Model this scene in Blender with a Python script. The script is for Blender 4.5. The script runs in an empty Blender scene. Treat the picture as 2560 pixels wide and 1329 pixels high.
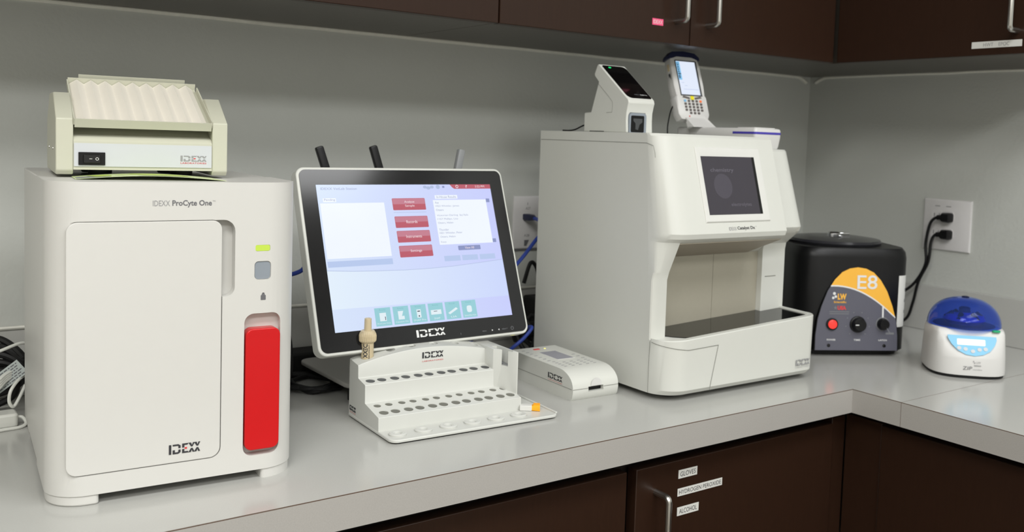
import bpy, bmesh, math, random
from math import sin, cos, pi, radians
from mathutils import Vector, Matrix

random.seed(4)
SC = bpy.context.scene
COL = SC.collection

# ------------------------------------------------------------------ camera
cam = bpy.data.cameras.new('camera')
co = bpy.data.objects.new('camera', cam)
COL.objects.link(co)
YAW, PIT, ROL = 0.6374, -0.0646, 0.0338
f = Vector((sin(YAW) * cos(PIT), cos(YAW) * cos(PIT), sin(PIT)))
r = Vector((cos(YAW), -sin(YAW), 0))
u = r.cross(f)
r2 = cos(ROL) * r + sin(ROL) * u
u2 = -sin(ROL) * r + cos(ROL) * u
m = Matrix.Identity(4)
for i in range(3):
    m[i][0], m[i][1], m[i][2] = r2[i], u2[i], -f[i]
m.translation = Vector((-1.9984, -1.602, 0.4083))
co.matrix_world = m
cam.sensor_width = 36
cam.lens = 2384.94 * 36 / 2560
cam.shift_x = -102.47 / 2560
cam.shift_y = -162.24 / 2560
cam.clip_start = 0.05
cam.dof.use_dof = True
cam.dof.focus_distance = 1.20
cam.dof.aperture_fstop = 7.0
SC.camera = co

# ------------------------------------------------------------------ world, lamps, exposure
w = bpy.data.worlds.new('world')
SC.world = w
w.use_nodes = True
w.node_tree.nodes['Background'].inputs[0].default_value = (0.9, 0.95, 1, 1)
w.node_tree.nodes['Background'].inputs[1].default_value = 0.3
SC.view_settings.view_transform = 'Standard'
SC.view_settings.look = 'None'
SC.view_settings.gamma = 1
SC.view_settings.use_curve_mapping = False
SC.view_settings.exposure = 0.0


def area(name, loc, target, sx, sy, power, col):
    l = bpy.data.lights.new(name, 'AREA')
    l.shape = 'RECTANGLE'
    l.size, l.size_y, l.energy, l.color = sx, sy, power, col
    o = bpy.data.objects.new(name, l)
    COL.objects.link(o)
    o.location = loc
    o.rotation_euler = (Vector(target) - Vector(loc)).to_track_quat('-Z', 'Y').to_euler()
    return o


WARM = (1.0, 0.99, 0.955)
COOL = (0.985, 0.995, 1.0)
area('ceiling_lamp', (-2.6, -1.7, 1.71), (-2.6, -1.7, 0), 1.2, 0.6, 31, WARM)
area('ceiling_lamp', (-0.85, -1.8, 1.71), (-0.85, -1.8, 0), 1.2, 0.6, 21, COOL)
area('ceiling_lamp', (-2.85, -3.0, 1.71), (-2.85, -3.0, 0), 1.2, 0.6, 37, WARM)
area('ceiling_lamp', (-1.3, -3.1, 1.71), (-1.3, -3.1, 0), 1.2, 0.6, 29, COOL)
# unseen low area light behind the camera, raising the frontal light
area('front_light', (-1.5, -3.9, 0.65), (-1.2, 0, 0.15), 2.2, 1.4, 4, (1.0, 1.0, 1.0))


# ------------------------------------------------------------------ materials
def lin(c):
    c /= 255
    return c / 12.92 if c <= 0.04045 else ((c + 0.055) / 1.055) ** 2.4


def rgb(c):
    if isinstance(c, str):
        c = tuple(int(c[i:i + 2], 16) for i in (0, 2, 4))
    return tuple(lin(x) for x in c) + (1,)


def mat(name, c, rough=0.5, metal=0.0, var=0.04, scale=60, bump=0.0, bscale=200, emit=0, coat=0, spec=0.5, trans=0, ior=1.45, stretch=None):
    """every surface gets a procedural noise in its tint and, where asked, in its relief"""
    M = bpy.data.materials.new(name)
    M.use_nodes = True
    nt = M.node_tree
    b = nt.nodes['Principled BSDF']
    c4 = rgb(c)
    tc = nt.nodes.new('ShaderNodeTexCoord')
    vec = tc.outputs['Object']
    if stretch:
        mp = nt.nodes.new('ShaderNodeMapping')
        mp.inputs['Scale'].default_value = stretch
        nt.links.new(vec, mp.inputs['Vector'])
        vec = mp.outputs[0]
    n = nt.nodes.new('ShaderNodeTexNoise')
    n.inputs['Scale'].default_value = scale
    n.inputs['Detail'].default_value = 3
    nt.links.new(vec, n.inputs['Vector'])
    mx = nt.nodes.new('ShaderNodeMix')
    mx.data_type = 'RGBA'
    mx.inputs[6].default_value = tuple(x * (1 - var) for x in c4[:3]) + (1,)
    mx.inputs[7].default_value = tuple(min(1, x * (1 + var)) for x in c4[:3]) + (1,)
    nt.links.new(n.outputs[0], mx.inputs[0])
    nt.links.new(mx.outputs[2], b.inputs['Base Color'])
    b.inputs['Roughness'].default_value = rough
    b.inputs['Metallic'].default_value = metal
    b.inputs['Specular IOR Level'].default_value = spec
    b.inputs['Coat Weight'].default_value = coat
    b.inputs['Coat Roughness'].default_value = 0.1
    b.inputs['IOR'].default_value = ior
    if trans:
        b.inputs['Transmission Weight'].default_value = trans
    if emit:
        nt.links.new(mx.outputs[2], b.inputs['Emission Color'])
        b.inputs['Emission Strength'].default_value = emit
    if bump:
        n2 = nt.nodes.new('ShaderNodeTexNoise')
        n2.inputs['Scale'].default_value = bscale
        n2.inputs['Detail'].default_value = 2
        nt.links.new(vec, n2.inputs['Vector'])
        bp = nt.nodes.new('ShaderNodeBump')
        bp.inputs['Strength'].default_value = bump
        bp.inputs['Distance'].default_value = 0.001
        nt.links.new(n2.outputs[0], bp.inputs['Height'])
        nt.links.new(bp.outputs[0], b.inputs['Normal'])
    return M


def lit(name, c, s=1.0):
    """a backlit patch of a screen: gives off its colour, dark and glossy by itself"""
    M = mat(name, c, rough=0.2, var=0.015, scale=25, emit=s)
    M.node_tree.nodes['Principled BSDF'].inputs['Specular IOR Level'].default_value = 0.3
    nt = M.node_tree
    for l in list(nt.links):
        if l.to_socket.name == 'Base Color':
            nt.links.remove(l)
    nt.nodes['Principled BSDF'].inputs['Base Color'].default_value = (0.01, 0.01, 0.012, 1)
    return M


M = {}
M['wall'] = mat('wall_paint', (193, 195, 190), 0.7, var=0.03, scale=8, bump=0.55, bscale=130)
M['ceil'] = mat('ceiling_paint', (215, 214, 208), 0.9)
M['floor'] = mat('floor_vinyl', (120, 112, 100), 0.4, var=0.1, scale=12)
M['caulk'] = mat('caulk', (226, 225, 216), 0.6, var=0.1, scale=90)
M['lam'] = mat('laminate', (184, 184, 180), 0.16, var=0.05, scale=700, bump=0.06, bscale=420, spec=0.5)
M['lamedge'] = mat('laminate_edge', (169, 166, 162), 0.45, var=0.09, scale=600, bump=0.1, bscale=420)
M['lamdark'] = mat('laminate_joint', (92, 74, 62), 0.6)
M['wood'] = mat('espresso_wood', (46, 29, 20), 0.36, var=0.16, scale=30, stretch=(10, 10, 0.7), bump=0.05, bscale=60, spec=0.3)
M['wooddark'] = mat('espresso_carcass', (24, 17, 14), 0.5, var=0.1, scale=30)
M['under'] = mat('cabinet_underside', (74, 68, 61), 0.35, var=0.05, scale=20)
M['steel'] = mat('brushed_nickel', (196, 194, 190), 0.28, 1.0, var=0.04, scale=300)
M['chrome'] = mat('chrome', (225, 226, 228), 0.08, 1.0)
M['white'] = mat('white_plastic', (209, 208, 204), 0.38, var=0.008, bump=0.02, bscale=900)
M['white2'] = mat('cool_white_plastic', (216, 215, 213), 0.36, var=0.008)
M['white3'] = mat('warm_white_plastic', (212, 213, 207), 0.35, var=0.008, bump=0.02, bscale=900)
M['side'] = mat('grey_white_side_plastic', (222, 222, 214), 0.45, var=0.01, bump=0.03, bscale=900)
M['rack'] = mat('rack_plastic', (207, 208, 203), 0.3, var=0.008)
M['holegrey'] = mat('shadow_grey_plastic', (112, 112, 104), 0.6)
M['hole'] = mat('hole_shadow_plastic', (150, 150, 142), 0.5)
M['beige'] = mat('beige_enamel', (195, 195, 178), 0.4, var=0.012, bump=0.03, bscale=500)
M['mat'] = mat('corrugated_mat', (224, 219, 208), 0.6, var=0.015)
M['panelwhite'] = mat('bluish_white_label', (200, 203, 208), 0.3, var=0.008)
M['doorgrey'] = mat('grey_beige_metal', (176, 171, 156), 0.35, 0.25, var=0.03, scale=200)
M['soffit'] = mat('taupe_plastic', (168, 160, 146), 0.5)
M['black'] = mat('black_plastic', (12, 12, 14), 0.36, var=0.05, spec=0.35)
M['blackgloss'] = mat('black_gloss', (8, 8, 9), 0.08, var=0.05)
M['bezel'] = mat('bezel_glass', (26, 26, 28), 0.12, var=0.03)
M['lidgrey'] = mat('smoky_lid', (44, 44, 48), 0.2, var=0.05)
M['rubber'] = mat('black_rubber', (14, 14, 15), 0.6, var=0.08)
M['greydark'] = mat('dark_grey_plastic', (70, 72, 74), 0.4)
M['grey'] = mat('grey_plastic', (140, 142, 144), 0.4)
M['greybase'] = mat('stand_grey', (176, 174, 170), 0.4, var=0.02)
M['red'] = mat('red_plastic', (200, 16, 22), 0.28, var=0.02)
M['ledgreen'] = lit('lime_led', (208, 236, 84), 1.0)
M['led'] = lit('green_led', (30, 225, 120), 1.2)
M['ledyel'] = lit('yellow_led', (240, 232, 120), 1.4)
M['redlamp'] = lit('red_rocker_lamp', (255, 62, 52), 1.2)
M['btn'] = mat('blue_grey_button', (140, 148, 157), 0.3, var=0.03)
M['cream'] = mat('cream_plastic', (203, 187, 154), 0.42, var=0.02)
M['orange'] = mat('orange_plastic', (255, 178, 38), 0.4, var=0.03)
M['paper'] = mat('label_paper', (218, 218, 214), 0.6, var=0.015)
M['papergrey'] = mat('tag_paper', (176, 184, 182), 0.6, var=0.02)
M['pink'] = mat('pink_tape', (246, 92, 138), 0.6, var=0.03)
M['ink'] = mat('grey_ink', (104, 104, 108), 0.6)
M['inklight'] = mat('light_grey_ink', (150, 150, 152), 0.6)
M['inkdark'] = mat('dark_ink', (52, 52, 56), 0.6)
M['inkred'] = mat('red_ink', (212, 70, 72), 0.6)
M['inkwhite'] = mat('white_ink', (225, 226, 226), 0.5)
M['inkfaint'] = mat('faint_white_ink', (120, 122, 126), 0.5)
M['seam'] = mat('seam_shadow', (120, 120, 114), 0.7)
M['lime'] = mat('lime_print', (188, 212, 84), 0.4, var=0.06, scale=120)
M['limepale'] = mat('pale_lime_print', (216, 230, 176), 0.35, var=0.04, scale=100)
M['yellow'] = mat('amber_print', (246, 184, 66), 0.35, var=0.01)
M['slate'] = mat('slate_print', (92, 92, 104), 0.35, var=0.02)
M['lcdgrey'] = mat('lcd_grey', (150, 150, 162), 0.15, var=0.03)
M['navy'] = mat('navy_rubber', (30, 34, 66), 0.4)
M['bluestripe'] = mat('blue_violet_stripe', (72, 62, 170), 0.4)
M['bluecord'] = mat('blue_cable', (44, 68, 158), 0.45)
M['skyblue'] = mat('sky_blue_label', (128, 196, 232), 0.35, var=0.02)
M['greenkey'] = mat('green_key', (44, 176, 120), 0.4)
M['keydark'] = mat('dark_key', (98, 92, 90), 0.5)
M['yellowkey'] = mat('yellow_key', (238, 226, 44), 0.4)
M['orangekey'] = mat('orange_key', (255, 122, 60), 0.4)
M['bluekey'] = mat('blue_key', (126, 186, 226), 0.4)
M['outlet'] = mat('outlet_white', (216, 214, 214), 0.35)
M['dome'] = mat('blue_tinted_lid', (128, 160, 248), 0.03, trans=0.94, var=0.02, ior=1.2)
M['clearfilm'] = mat('clear_film', (225, 228, 224), 0.12, var=0.01)
# screens
M['s_bg'] = lit('screen_lavender', (206, 219, 250), 0.98)
M['s_low'] = lit('screen_pale_blue', (214, 228, 252), 0.97)


def sweep(M_, c0, c1, x0, x1):
    """colour of the displayed wallpaper runs from c0 to c1 across the panel"""
    nt = M_.node_tree
    tc = nt.nodes.new('ShaderNodeTexCoord')
    sx = nt.nodes.new('ShaderNodeSeparateXYZ')
    mr = nt.nodes.new('ShaderNodeMapRange')
    mr.inputs[1].default_value, mr.inputs[2].default_value = x0, x1
    mx = nt.nodes.new('ShaderNodeMix')
    mx.data_type = 'RGBA'
    mx.inputs[6].default_value, mx.inputs[7].default_value = rgb(c0), rgb(c1)
    nt.links.new(tc.outputs['Object'], sx.inputs[0])
    nt.links.new(sx.outputs[0], mr.inputs[0])
    nt.links.new(mr.outputs[0], mx.inputs[0])
    nt.links.new(mx.outputs[2], nt.nodes['Principled BSDF'].inputs['Emission Color'])


sweep(M['s_bg'], (214, 228, 251), (200, 206, 252), 0, .304)  # viewing-angle glow of the panel put into the screen colours
sweep(M['s_low'], (228, 241, 253), (204, 216, 253), 0, .304)
M['s_band'] = lit('screen_band', (186, 204, 240), 0.95)
M['s_white'] = lit('screen_white', (240, 246, 253), 0.99)
M['s_red'] = lit('screen_red', (190, 92, 107), 0.95)
M['s_redlight'] = lit('screen_red_light', (200, 128, 145), 0.95)
M['s_grey'] = lit('screen_slate', (140, 150, 196), 0.95)
M['s_line'] = lit('screen_line', (178, 192, 226), 0.95)
M['s_text'] = lit('screen_text', (158, 166, 202), 0.95)
M['s_wtext'] = lit('screen_white_text', (246, 230, 236), 0.97)
M['s_teal'] = lit('screen_teal', (152, 208, 217), 0.96)
M['s_tealdark'] = lit('screen_teal_dark', (122, 188, 192), 0.95)
M['s_icon'] = lit('screen_icon', (226, 240, 246), 0.97)
M['s_dark'] = lit('screen_dark', (60, 60, 80), 0.9)
M['s_chem'] = lit('dim_screen', (70, 66, 72), 0.85)
M['s_chemtext'] = lit('dim_screen_text', (104, 100, 108), 0.9)
M['s_chemshape'] = lit('dim_screen_shape', (84, 80, 88), 0.88)
M['s_hh'] = lit('handheld_screen', (226, 234, 250), 1.0)
M['s_hhblue'] = lit('handheld_screen_blue', (132, 196, 236), 1.0)
M['s_lcd'] = lit('bright_lcd', (250, 252, 255), 1.25)


# ------------------------------------------------------------------ object helpers
def empty(name, label, cat, loc=(0, 0, 0), rz=0.0, group=None):
    o = bpy.data.objects.new(name, None)
    COL.objects.link(o)
    o.empty_display_size = 0.03
    o.location = loc
    o.rotation_euler = (0, 0, rz)
    o['label'], o['category'] = label, cat
    if group:
        o['group'] = group
    return o


def tag(o, label, cat, group=None):
    o['label'], o['category'] = label, cat
    if group:
        o['group'] = group
    return o


def link(name, me, material, parent=None):
    o = bpy.data.objects.new(name, me)
    COL.objects.link(o)
    me.materials.clear()
    me.materials.append(material)
    if parent:
        o.parent = parent
    return o


def mesh_of(bm, smooth=35):
    bmesh.ops.remove_doubles(bm, verts=bm.verts, dist=1e-6)
    bmesh.ops.recalc_face_normals(bm, faces=bm.faces)
    me = bpy.data.meshes.new('m')
    bm.to_mesh(me)
    bm.free()
    if smooth:
        for p in me.polygons:
            p.use_smooth = True
        me.set_sharp_from_angle(angle=radians(smooth))
    return me


def obj(name, bm, material, parent=None, bev=0.0, seg=2, smooth=35):
    o = link(name, mesh_of(bm, smooth), material, parent)
    if bev:
        b = o.modifiers.new('bevel', 'BEVEL')
        b.width, b.segments, b.limit_method, b.angle_limit = bev, seg, 'ANGLE', radians(35)
        b.harden_normals = False
    return o


def struct(name, bm, material, parent=None, bev=0.0):
    o = obj(name, bm, material, parent, bev)
    if not parent:
        o['kind'] = 'structure'
    return o


def cut(o, bms, together=True):
    """boolean difference, baked into the mesh"""
    if not together:
        for b in bms:
            cut(o, [b])
        return o
    bm = bmesh.new()
    for b in bms:
        bmesh.ops.recalc_face_normals(b, faces=b.faces)
        t = bpy.data.meshes.new('t')
        b.to_mesh(t)
        b.free()
        bm.from_mesh(t)
        bpy.data.meshes.remove(t)
    me = bpy.data.meshes.new('cutter')
    bm.to_mesh(me)
    bm.free()
    c = bpy.data.objects.new('cutter', me)
    COL.objects.link(c)
    c.parent = o.parent
    md = o.modifiers.new('cut', 'BOOLEAN')
    md.object, md.operation, md.solver = c, 'DIFFERENCE', 'EXACT'
    md.use_self = False
    dg = bpy.context.evaluated_depsgraph_get()
    dg.update()
    new = bpy.data.meshes.new_from_object(o.evaluated_get(dg))
    o.modifiers.clear()
    mt = o.data.materials[0]
    o.data = new
    new.materials.clear()
    new.materials.append(mt)
    for p in new.polygons:
        p.use_smooth = True
        p.material_index = 0
    new.set_sharp_from_angle(angle=radians(35))
    bpy.data.objects.remove(c)
    bpy.data.meshes.remove(me)
    return o


def box(x0, x1, y0, y1, z0, z1, bm=None):
    bm = bm or bmesh.new()
    v = [bm.verts.new((x, y, z)) for x in (x0, x1) for y in (y0, y1) for z in (z0, z1)]
    for q in ((0, 1, 3, 2), (4, 6, 7, 5), (0, 4, 5, 1), (2, 3, 7, 6), (0, 2, 6, 4), (1, 5, 7, 3)):
        bm.faces.new([v[i] for i in q])
    return bm


def loft(rings, caps=True, bm=None, closed=True):
    bm = bm or bmesh.new()
    R = [[bm.verts.new(p) for p in ring] for ring in rings]
    n = len(R[0])
    for a, b in zip(R, R[1:]):
        for i in range(n if closed else n - 1):
            j = (i + 1) % n
            try:
                bm.faces.new((a[i], a[j], b[j], b[i]))
            except ValueError:
                pass
    if caps:
        bm.faces.new(R[0][::-1])
        bm.faces.new(R[-1])
    return bm


def prism(poly, axis, a, b, bm=None):
    """poly: 2-D points; axis z -> (x,y), x -> (y,z), y -> (x,z)"""
    def P(p, t):
        return {'z': (p[0], p[1], t), 'x': (t, p[0], p[1]), 'y': (p[0], t, p[1])}[axis]
    return loft([[P(p, a) for p in poly], [P(p, b) for p in poly]], bm=bm)


def rr(x0, x1, y0, y1, rad, n=6):
    if not isinstance(rad, (tuple, list)):
        rad = (rad,) * 4
    out = []
    for (cx, cy, a0), q in zip(((x1, y1, 0), (x0, y1, 90), (x0, y0, 180), (x1, y0, 270)), rad):
        sx = -1 if cx == x1 else 1
        sy = -1 if cy == y1 else 1
        if q <= 0:
            out.append((cx, cy))
            continue
        for k in range(n + 1):
            t = radians(a0 + 90 * k / n)
            out.append((cx + sx * q + q * cos(t), cy + sy * q + q * sin(t)))
    return out


def circ(cx, cy, q, n=20, q2=None):
    return [(cx + q * cos(2 * pi * k / n), cy + (q2 or q) * sin(2 * pi * k / n)) for k in range(n)]


def sup(wd, dp, e=5, n=72, cx=0, cy=0):
    o = []
    for k in range(n):
        t = 2 * pi * k / n
        c, s = cos(t), sin(t)
        o.append((cx + wd / 2 * math.copysign(abs(c) ** (2 / e), c), cy + dp / 2 * math.copysign(abs(s) ** (2 / e), s)))
    return o


def lathe(prof, cx=0, cy=0, n=28, bm=None):
    return loft([[(cx + q * cos(2 * pi * k / n), cy + q * sin(2 * pi * k / n), z) for k in range(n)] for q, z in prof], bm=bm)


def smoothpath(pts, k=8):
    pts = [Vector(p) for p in pts]
    P = [2 * pts[0] - pts[1]] + pts + [2 * pts[-1] - pts[-2]]
    out = []
    for i in range(1, len(P) - 2):
        a, b, c, d = P[i - 1:i + 3]
        for j in range(k):
            t = j / k
            out.append(0.5 * ((2 * b) + (c - a) * t + (2 * a - 5 * b + 4 * c - d) * t * t + (3 * b - a - 3 * c + d) * t ** 3))
    out.append(pts[-1])
    return out


def tube(pts, q, n=8, k=8, bm=None, smooth=True, flat=1.0):
    p = smoothpath(pts, k) if smooth else [Vector(x) for x in pts]
    rings = []
    up = Vector((0, 0, 1))
    prev = None
    for i, x in enumerate(p):
        t = (p[min(i + 1, len(p) - 1)] - p[max(i - 1, 0)]).normalized()
        a = prev if prev else t.cross(up if abs(t.z) < 0.9 else Vector((1, 0, 0)))
        a = (a - t * a.dot(t)).normalized()
        prev = a
        b = t.cross(a)
        rings.append([x + q * (cos(2 * pi * j / n) * a + flat * sin(2 * pi * j / n) * b) for j in range(n)])
    return loft(rings, bm=bm)


# frames: (origin, U, V); pieces laid on a plane face along U x V
def FR(o, U=(1, 0, 0), V=(0, 0, 1)):
    return Vector(o), Vector(U).normalized(), Vector(V).normalized()


def on(F, poly, lift=0.0004, thick=None, bm=None):
    O, U, V = F
    N = U.cross(V)
    th = lift if thick is None else thick
    return loft([[O + U * p[0] + V * p[1] + N * (lift - th) for p in poly], [O + U * p[0] + V * p[1] + N * lift for p in poly]], bm=bm)


def quad(x0, x1, y0, y1):
    return [(x0, y0), (x1, y0), (x1, y1), (x0, y1)]


def flat(name, F, poly, material, parent, lift=0.0004, thick=None, smooth=35):
    return obj(name, on(F, poly, lift, thick), material, parent, smooth=smooth)


FONT_CACHE = {}


def text(name, s, F, bx, material, parent, lift=0.0003, fit=True, bold=0.0, shear=0):
    """lettering fitted into the box bx=(x0,x1,y0,y1) of plane F; real thin solid glyphs"""
    key = (s, bold, shear)
    if key not in FONT_CACHE:
        cu = bpy.data.curves.new('t', 'FONT')
        cu.body = s
        cu.resolution_u = 3
        cu.offset = bold
        cu.shear = shear
        to = bpy.data.objects.new('t', cu)
        COL.objects.link(to)
        bpy.context.view_layer.update()
        dg = bpy.context.evaluated_depsgraph_get()
        me = bpy.data.meshes.new_from_object(to.evaluated_get(dg))
        vs = [v.co.copy() for v in me.vertices]
        fs = [tuple(p.vertices) for p in me.polygons]
        bpy.data.objects.remove(to)
        bpy.data.curves.remove(cu)
        bpy.data.meshes.remove(me)
        FONT_CACHE[key] = (vs, fs)
    vs, fs = FONT_CACHE[key]
    X = [v.x for v in vs]
    Y = [v.y for v in vs]
    x0, x1, y0, y1 = bx
    kx = (x1 - x0) / (max(X) - min(X))
    ky = (y1 - y0) / (max(Y) - min(Y))
    O, U, V = F
    N = U.cross(V)
    bm = bmesh.new()
    vv = [bm.verts.new(O + U * (x0 + (v.x - min(X)) * kx) + V * (y0 + (v.y - min(Y)) * ky) + N * lift) for v in vs]
    for p in fs:
        try:
            bm.faces.new([vv[i] for i in p])
        except ValueError:
            pass
    me = bpy.data.meshes.new('m')
    bm.normal_update()
    bm.to_mesh(me)
    bm.free()
    return link(name, me, material, parent)


def logo(F, bx, material, parent, redm=None, lift=0.0004, name='logo'):
    """the maker's wordmark: I D E X X cut through the middle by a gap, with a short red bar in the E"""
    x0, x1, y0, y1 = bx
    W, H = x1 - x0, y1 - y0
    t = 0.16
    g = 0.085
    polys = [
        [(0, 0), (.075, 0), (.075, 1), (0, 1)],
        [(.12, 1), (.30, 1), (.37, .85), (.37, .5 + g), (.30, .5 + g), (.30, .81), (.27, 1 - t), (.12, 1 - t)],
        [(.12, 0), (.12, .5 - g), (.19, .5 - g), (.19, t), (.27, t), (.30, .2), (.30, .5 - g), (.37, .5 - g), (.37, .15), (.30, 0)],
        [(.42, 1), (.62, 1), (.59, 1 - t), (.49, 1 - t), (.49, .5 + g), (.42, .5 + g)],
        [(.42, 0), (.42, .5 - g), (.49, .5 - g), (.49, t), (.60, t), (.64, 0)],
    ]
    for s in (0, .18):
        b = .62 + s
        polys += [
            [(b, 1), (b + .085, 1), (b + .115, .5 + g + .13), (b + .145, 1), (b + .2, 1), (b + .135, .5 + g), (b + .085, .5 + g)],
            [(b + .0, 0), (b + .085, .5 - g), (b + .135, .5 - g), (b + .2, 0), (b + .135, 0), (b + .11, .5 - g - .16), (b + .08, 0)],
        ]
    bm = bmesh.new()
    for p in polys:
        on(F, [(x0 + W * a, y0 + H * b) for a, b in p], lift, min(lift, .0003), bm)
    o = obj(name, bm, material, parent, smooth=0)
    if redm:
        obj('logo_bar', on(F, [(x0 + W * a, y0 + H * b) for a, b in quad(.50, .575, .41, .59)], lift, min(lift, .0003)), redm, parent, smooth=0)
    return o


# ================================================================== SETTING
D, SP, HC, DU, TH = 0.6203, 0.1034, 0.5896, 0.3187, 0.0407
FZ, CZ = -0.91, 1.75
struct('floor', box(-4.3, 0.1, -4.3, 0.1, FZ - .05, FZ), M['floor'])
struct('ceiling', box(-4.3, 0.1, -4.3, 0.1, CZ, CZ + .05), M['ceil'])
struct('wall_back', box(-4.3, 0.1, 0, 0.1, FZ, CZ), M['wall'])
struct('wall_right', box(0, 0.1, -4.3, 0, FZ, CZ), M['wall'])
struct('wall_left', box(-4.4, -4.3, -4.3, 0.1, FZ, CZ), M['ceil'])
struct('wall_front', box(-4.4, 0.1, -4.4, -4.3, FZ, CZ), M['ceil'])
# uneven bead of caulk where cabinets and backsplash meet the walls
random.seed(7)


def bead(pts, q):
    return tube([(x + random.uniform(-.0006, .0006), y, z + random.uniform(-.0008, .0008)) for x, y, z in pts], q, n=6, k=2)


struct('trim_1', bead([(-2.9 + .06 * i, -.001, HC - .0015) for i in range(47)] + [(-.075, -.001, HC - .0015), (-.045, -.001, HC - .003), (-.018, -.001, HC - .014)], .0050), M['caulk'])
struct('trim_2', bead([(-.001, -.018, HC - .014), (-.001, -.045, HC - .003)] + [(-.001, -.08 - .06 * i, HC - .0015) for i in range(20)], .0040), M['caulk'])
struct('trim_3', bead([(-2.9 + .08 * i, -.0135, SP) for i in range(36)] + [(-.02, -.0135, SP)], .0028), M['caulk'])

# ------------------------------------------------------------------ worktop
wt = empty('worktop', 'long L-shaped grey speckled laminate worktop carrying the instruments', 'countertop')
o = obj('counter_top', prism([(-3.0, -.001), (-3.0, -D), (-D, -D), (-D, -1.9), (-.001, -1.9), (-.001, -.001)], 'z', -TH, 0), M['lam'], wt)
obj('front_edge', box(-3.0, -D - .0012, -D - .0012, -D, -TH, -.0012), M['lamedge'], wt)
obj('front_edge', box(-D - .0012, -D, -1.9, -D - .0012, -TH, -.0012), M['lamedge'], wt)
obj('edge_line', box(-3.0, -D, -D - .0008, -D, -.0012, -.0002), M['lamdark'], wt)
obj('edge_line', box(-D - .0008, -D, -1.9, -D, -.0012, -.0002), M['lamdark'], wt)
tag(obj('backsplash', box(-3.0, -.001, -.0125, -.0005, .0002, SP), M['lam'], bev=.001), 'long grey laminate backsplash along the back wall', 'backsplash')
tag(obj('backsplash', box(-.0125, -.0005, -1.9, -.0128, .0002, SP), M['lam'], bev=.001), 'grey laminate backsplash along the right wall behind the mini centrifuge', 'backsplash')
b = box(-D, -.0125, -.7155, -.7149, 0, .0001)
box(-D - .0013, -D - .0005, -.7155, -.7149, -TH, 0, b)
obj('joint_line', b, M['lamdark'], wt)

# ------------------------------------------------------------------ cabinets


def bar_handle(parent, p_top, p_bot, out, q=.0048):
    """bow handle: rod standing off by the vector out between two ends on the door"""
    a, b, n = Vector(p_top), Vector(p_bot), Vector(out)
    d = (b - a).normalized()
    pts = [a, a + n * .72]
    for k in range(1, 6):
        t = k / 6 * pi / 2
        pts.append(a + n * (.72 + .28 * sin(t)) + d * (.28 * n.length) * (1 - cos(t)))
    for k in range(5, 0, -1):
        t = k / 6 * pi / 2
        pts.append(b + n * (.72 + .28 * sin(t)) - d * (.28 * n.length) * (1 - cos(t)))
    pts += [b + n * .72, b]
    return obj('handle', tube(pts, q, n=10, smooth=False), M['steel'], parent)


def upper(label, x0, x1, splits, handles):
    c = empty('upper_cabinet', label, 'cabinet', ((x0 + x1) / 2, 0, HC), 0, 'upper cabinets over the worktop')
    ox = (x0 + x1) / 2
    obj('carcass', box(x0 - ox + .0004, (-.2992 if x1 > -.4 else x1 - .0004) - ox, -.2985, -.0015, .0, .72), M['under'], c)
    for (a, b2), hx in zip(splits, handles):
        d = obj('door', box(a - ox, b2 - ox, -DU, -.2995, -.001, .715), M['wood'], c, bev=.0012)
        if hx is not None:
            bar_handle(d, (hx - ox, -DU, .14), (hx - ox, -DU, .0395), (0, -.03, 0))
    return c


upper('dark brown upper cabinet over the shaker and touch monitor, door edge cut off at top', -1.975, -1.1665, [(-1.974, -1.5715), (-1.5695, -1.1675)], [None, None])
upper('dark brown upper cabinet over the chemistry analyzer with two nickel handles side by side', -1.1660, -.3258, [(-1.1650, -.7478), (-.7455, -.3265)], [-.7835, -.7035])
upper('dark brown upper cabinet farthest left, mostly outside the frame', -2.9, -1.9755, [(-2.899, -1.9765)], [None])


def right_upper(label, y0, y1, hy):
    c = empty('upper_cabinet', label, 'cabinet', (0, (y0 + y1) / 2, HC), 0, 'upper cabinets over the worktop')
    oy = (y0 + y1) / 2
    obj('carcass', box(-.2985, -.0015, y0 - oy + .0004, y1 - oy - .0004, 0, .72), M['under'], c)
    d = obj('door', box(-DU, -.2995, y0 - oy + .001, y1 - oy - .001 - (0.0 if y1 < -.5 else .319), -.001, .715), M['wood'], c, bev=.0012)
    bar_handle(d, (-DU, hy - oy, .14), (-DU, hy - oy, .0395), (-.03, 0, 0))
    return c


right_upper('dark brown corner upper cabinet on the right wall with a white label strip', -.7445, -.0016, -.7085)


def lower(label, x0, x1, doors, handles, stile=None):
    c = empty('lower_cabinet', label, 'cabinet', ((x0 + x1) / 2, -.3, FZ), 0, 'lower cabinets under the worktop')
    ox, oy, oz = (x0 + x1) / 2, -.3, FZ
    obj('carcass', box(x0 - ox, x1 - ox, -.566 - oy, -.002 - oy, .1, -TH - .002 - oz), M['wooddark'], c)
    obj('plinth', box(x0 - ox, x1 - ox, -.50 - oy, -.48 - oy, 0.002, .1), M['wooddark'], c)
    if stile:
        obj('filler_panel', box(stile[0] - ox, stile[1] - ox, -.5853 - oy, -.567 - oy, .1, -.059 - oz), M['wood'], c, bev=.001)
    for (a, b2), hx in zip(doors, handles):
        d = obj('door', box(a - ox, b2 - ox, -.5903 - oy, -.570 - oy, .11, -.067 - oz), M['wood'], c, bev=.0012)
        if hx is not None:
            bar_handle(d, (hx - ox, -.5903 - oy, -.107 - oz), (hx - ox, -.5903 - oy, -.235 - oz), (0, -.03, 0))
    return c


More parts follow.
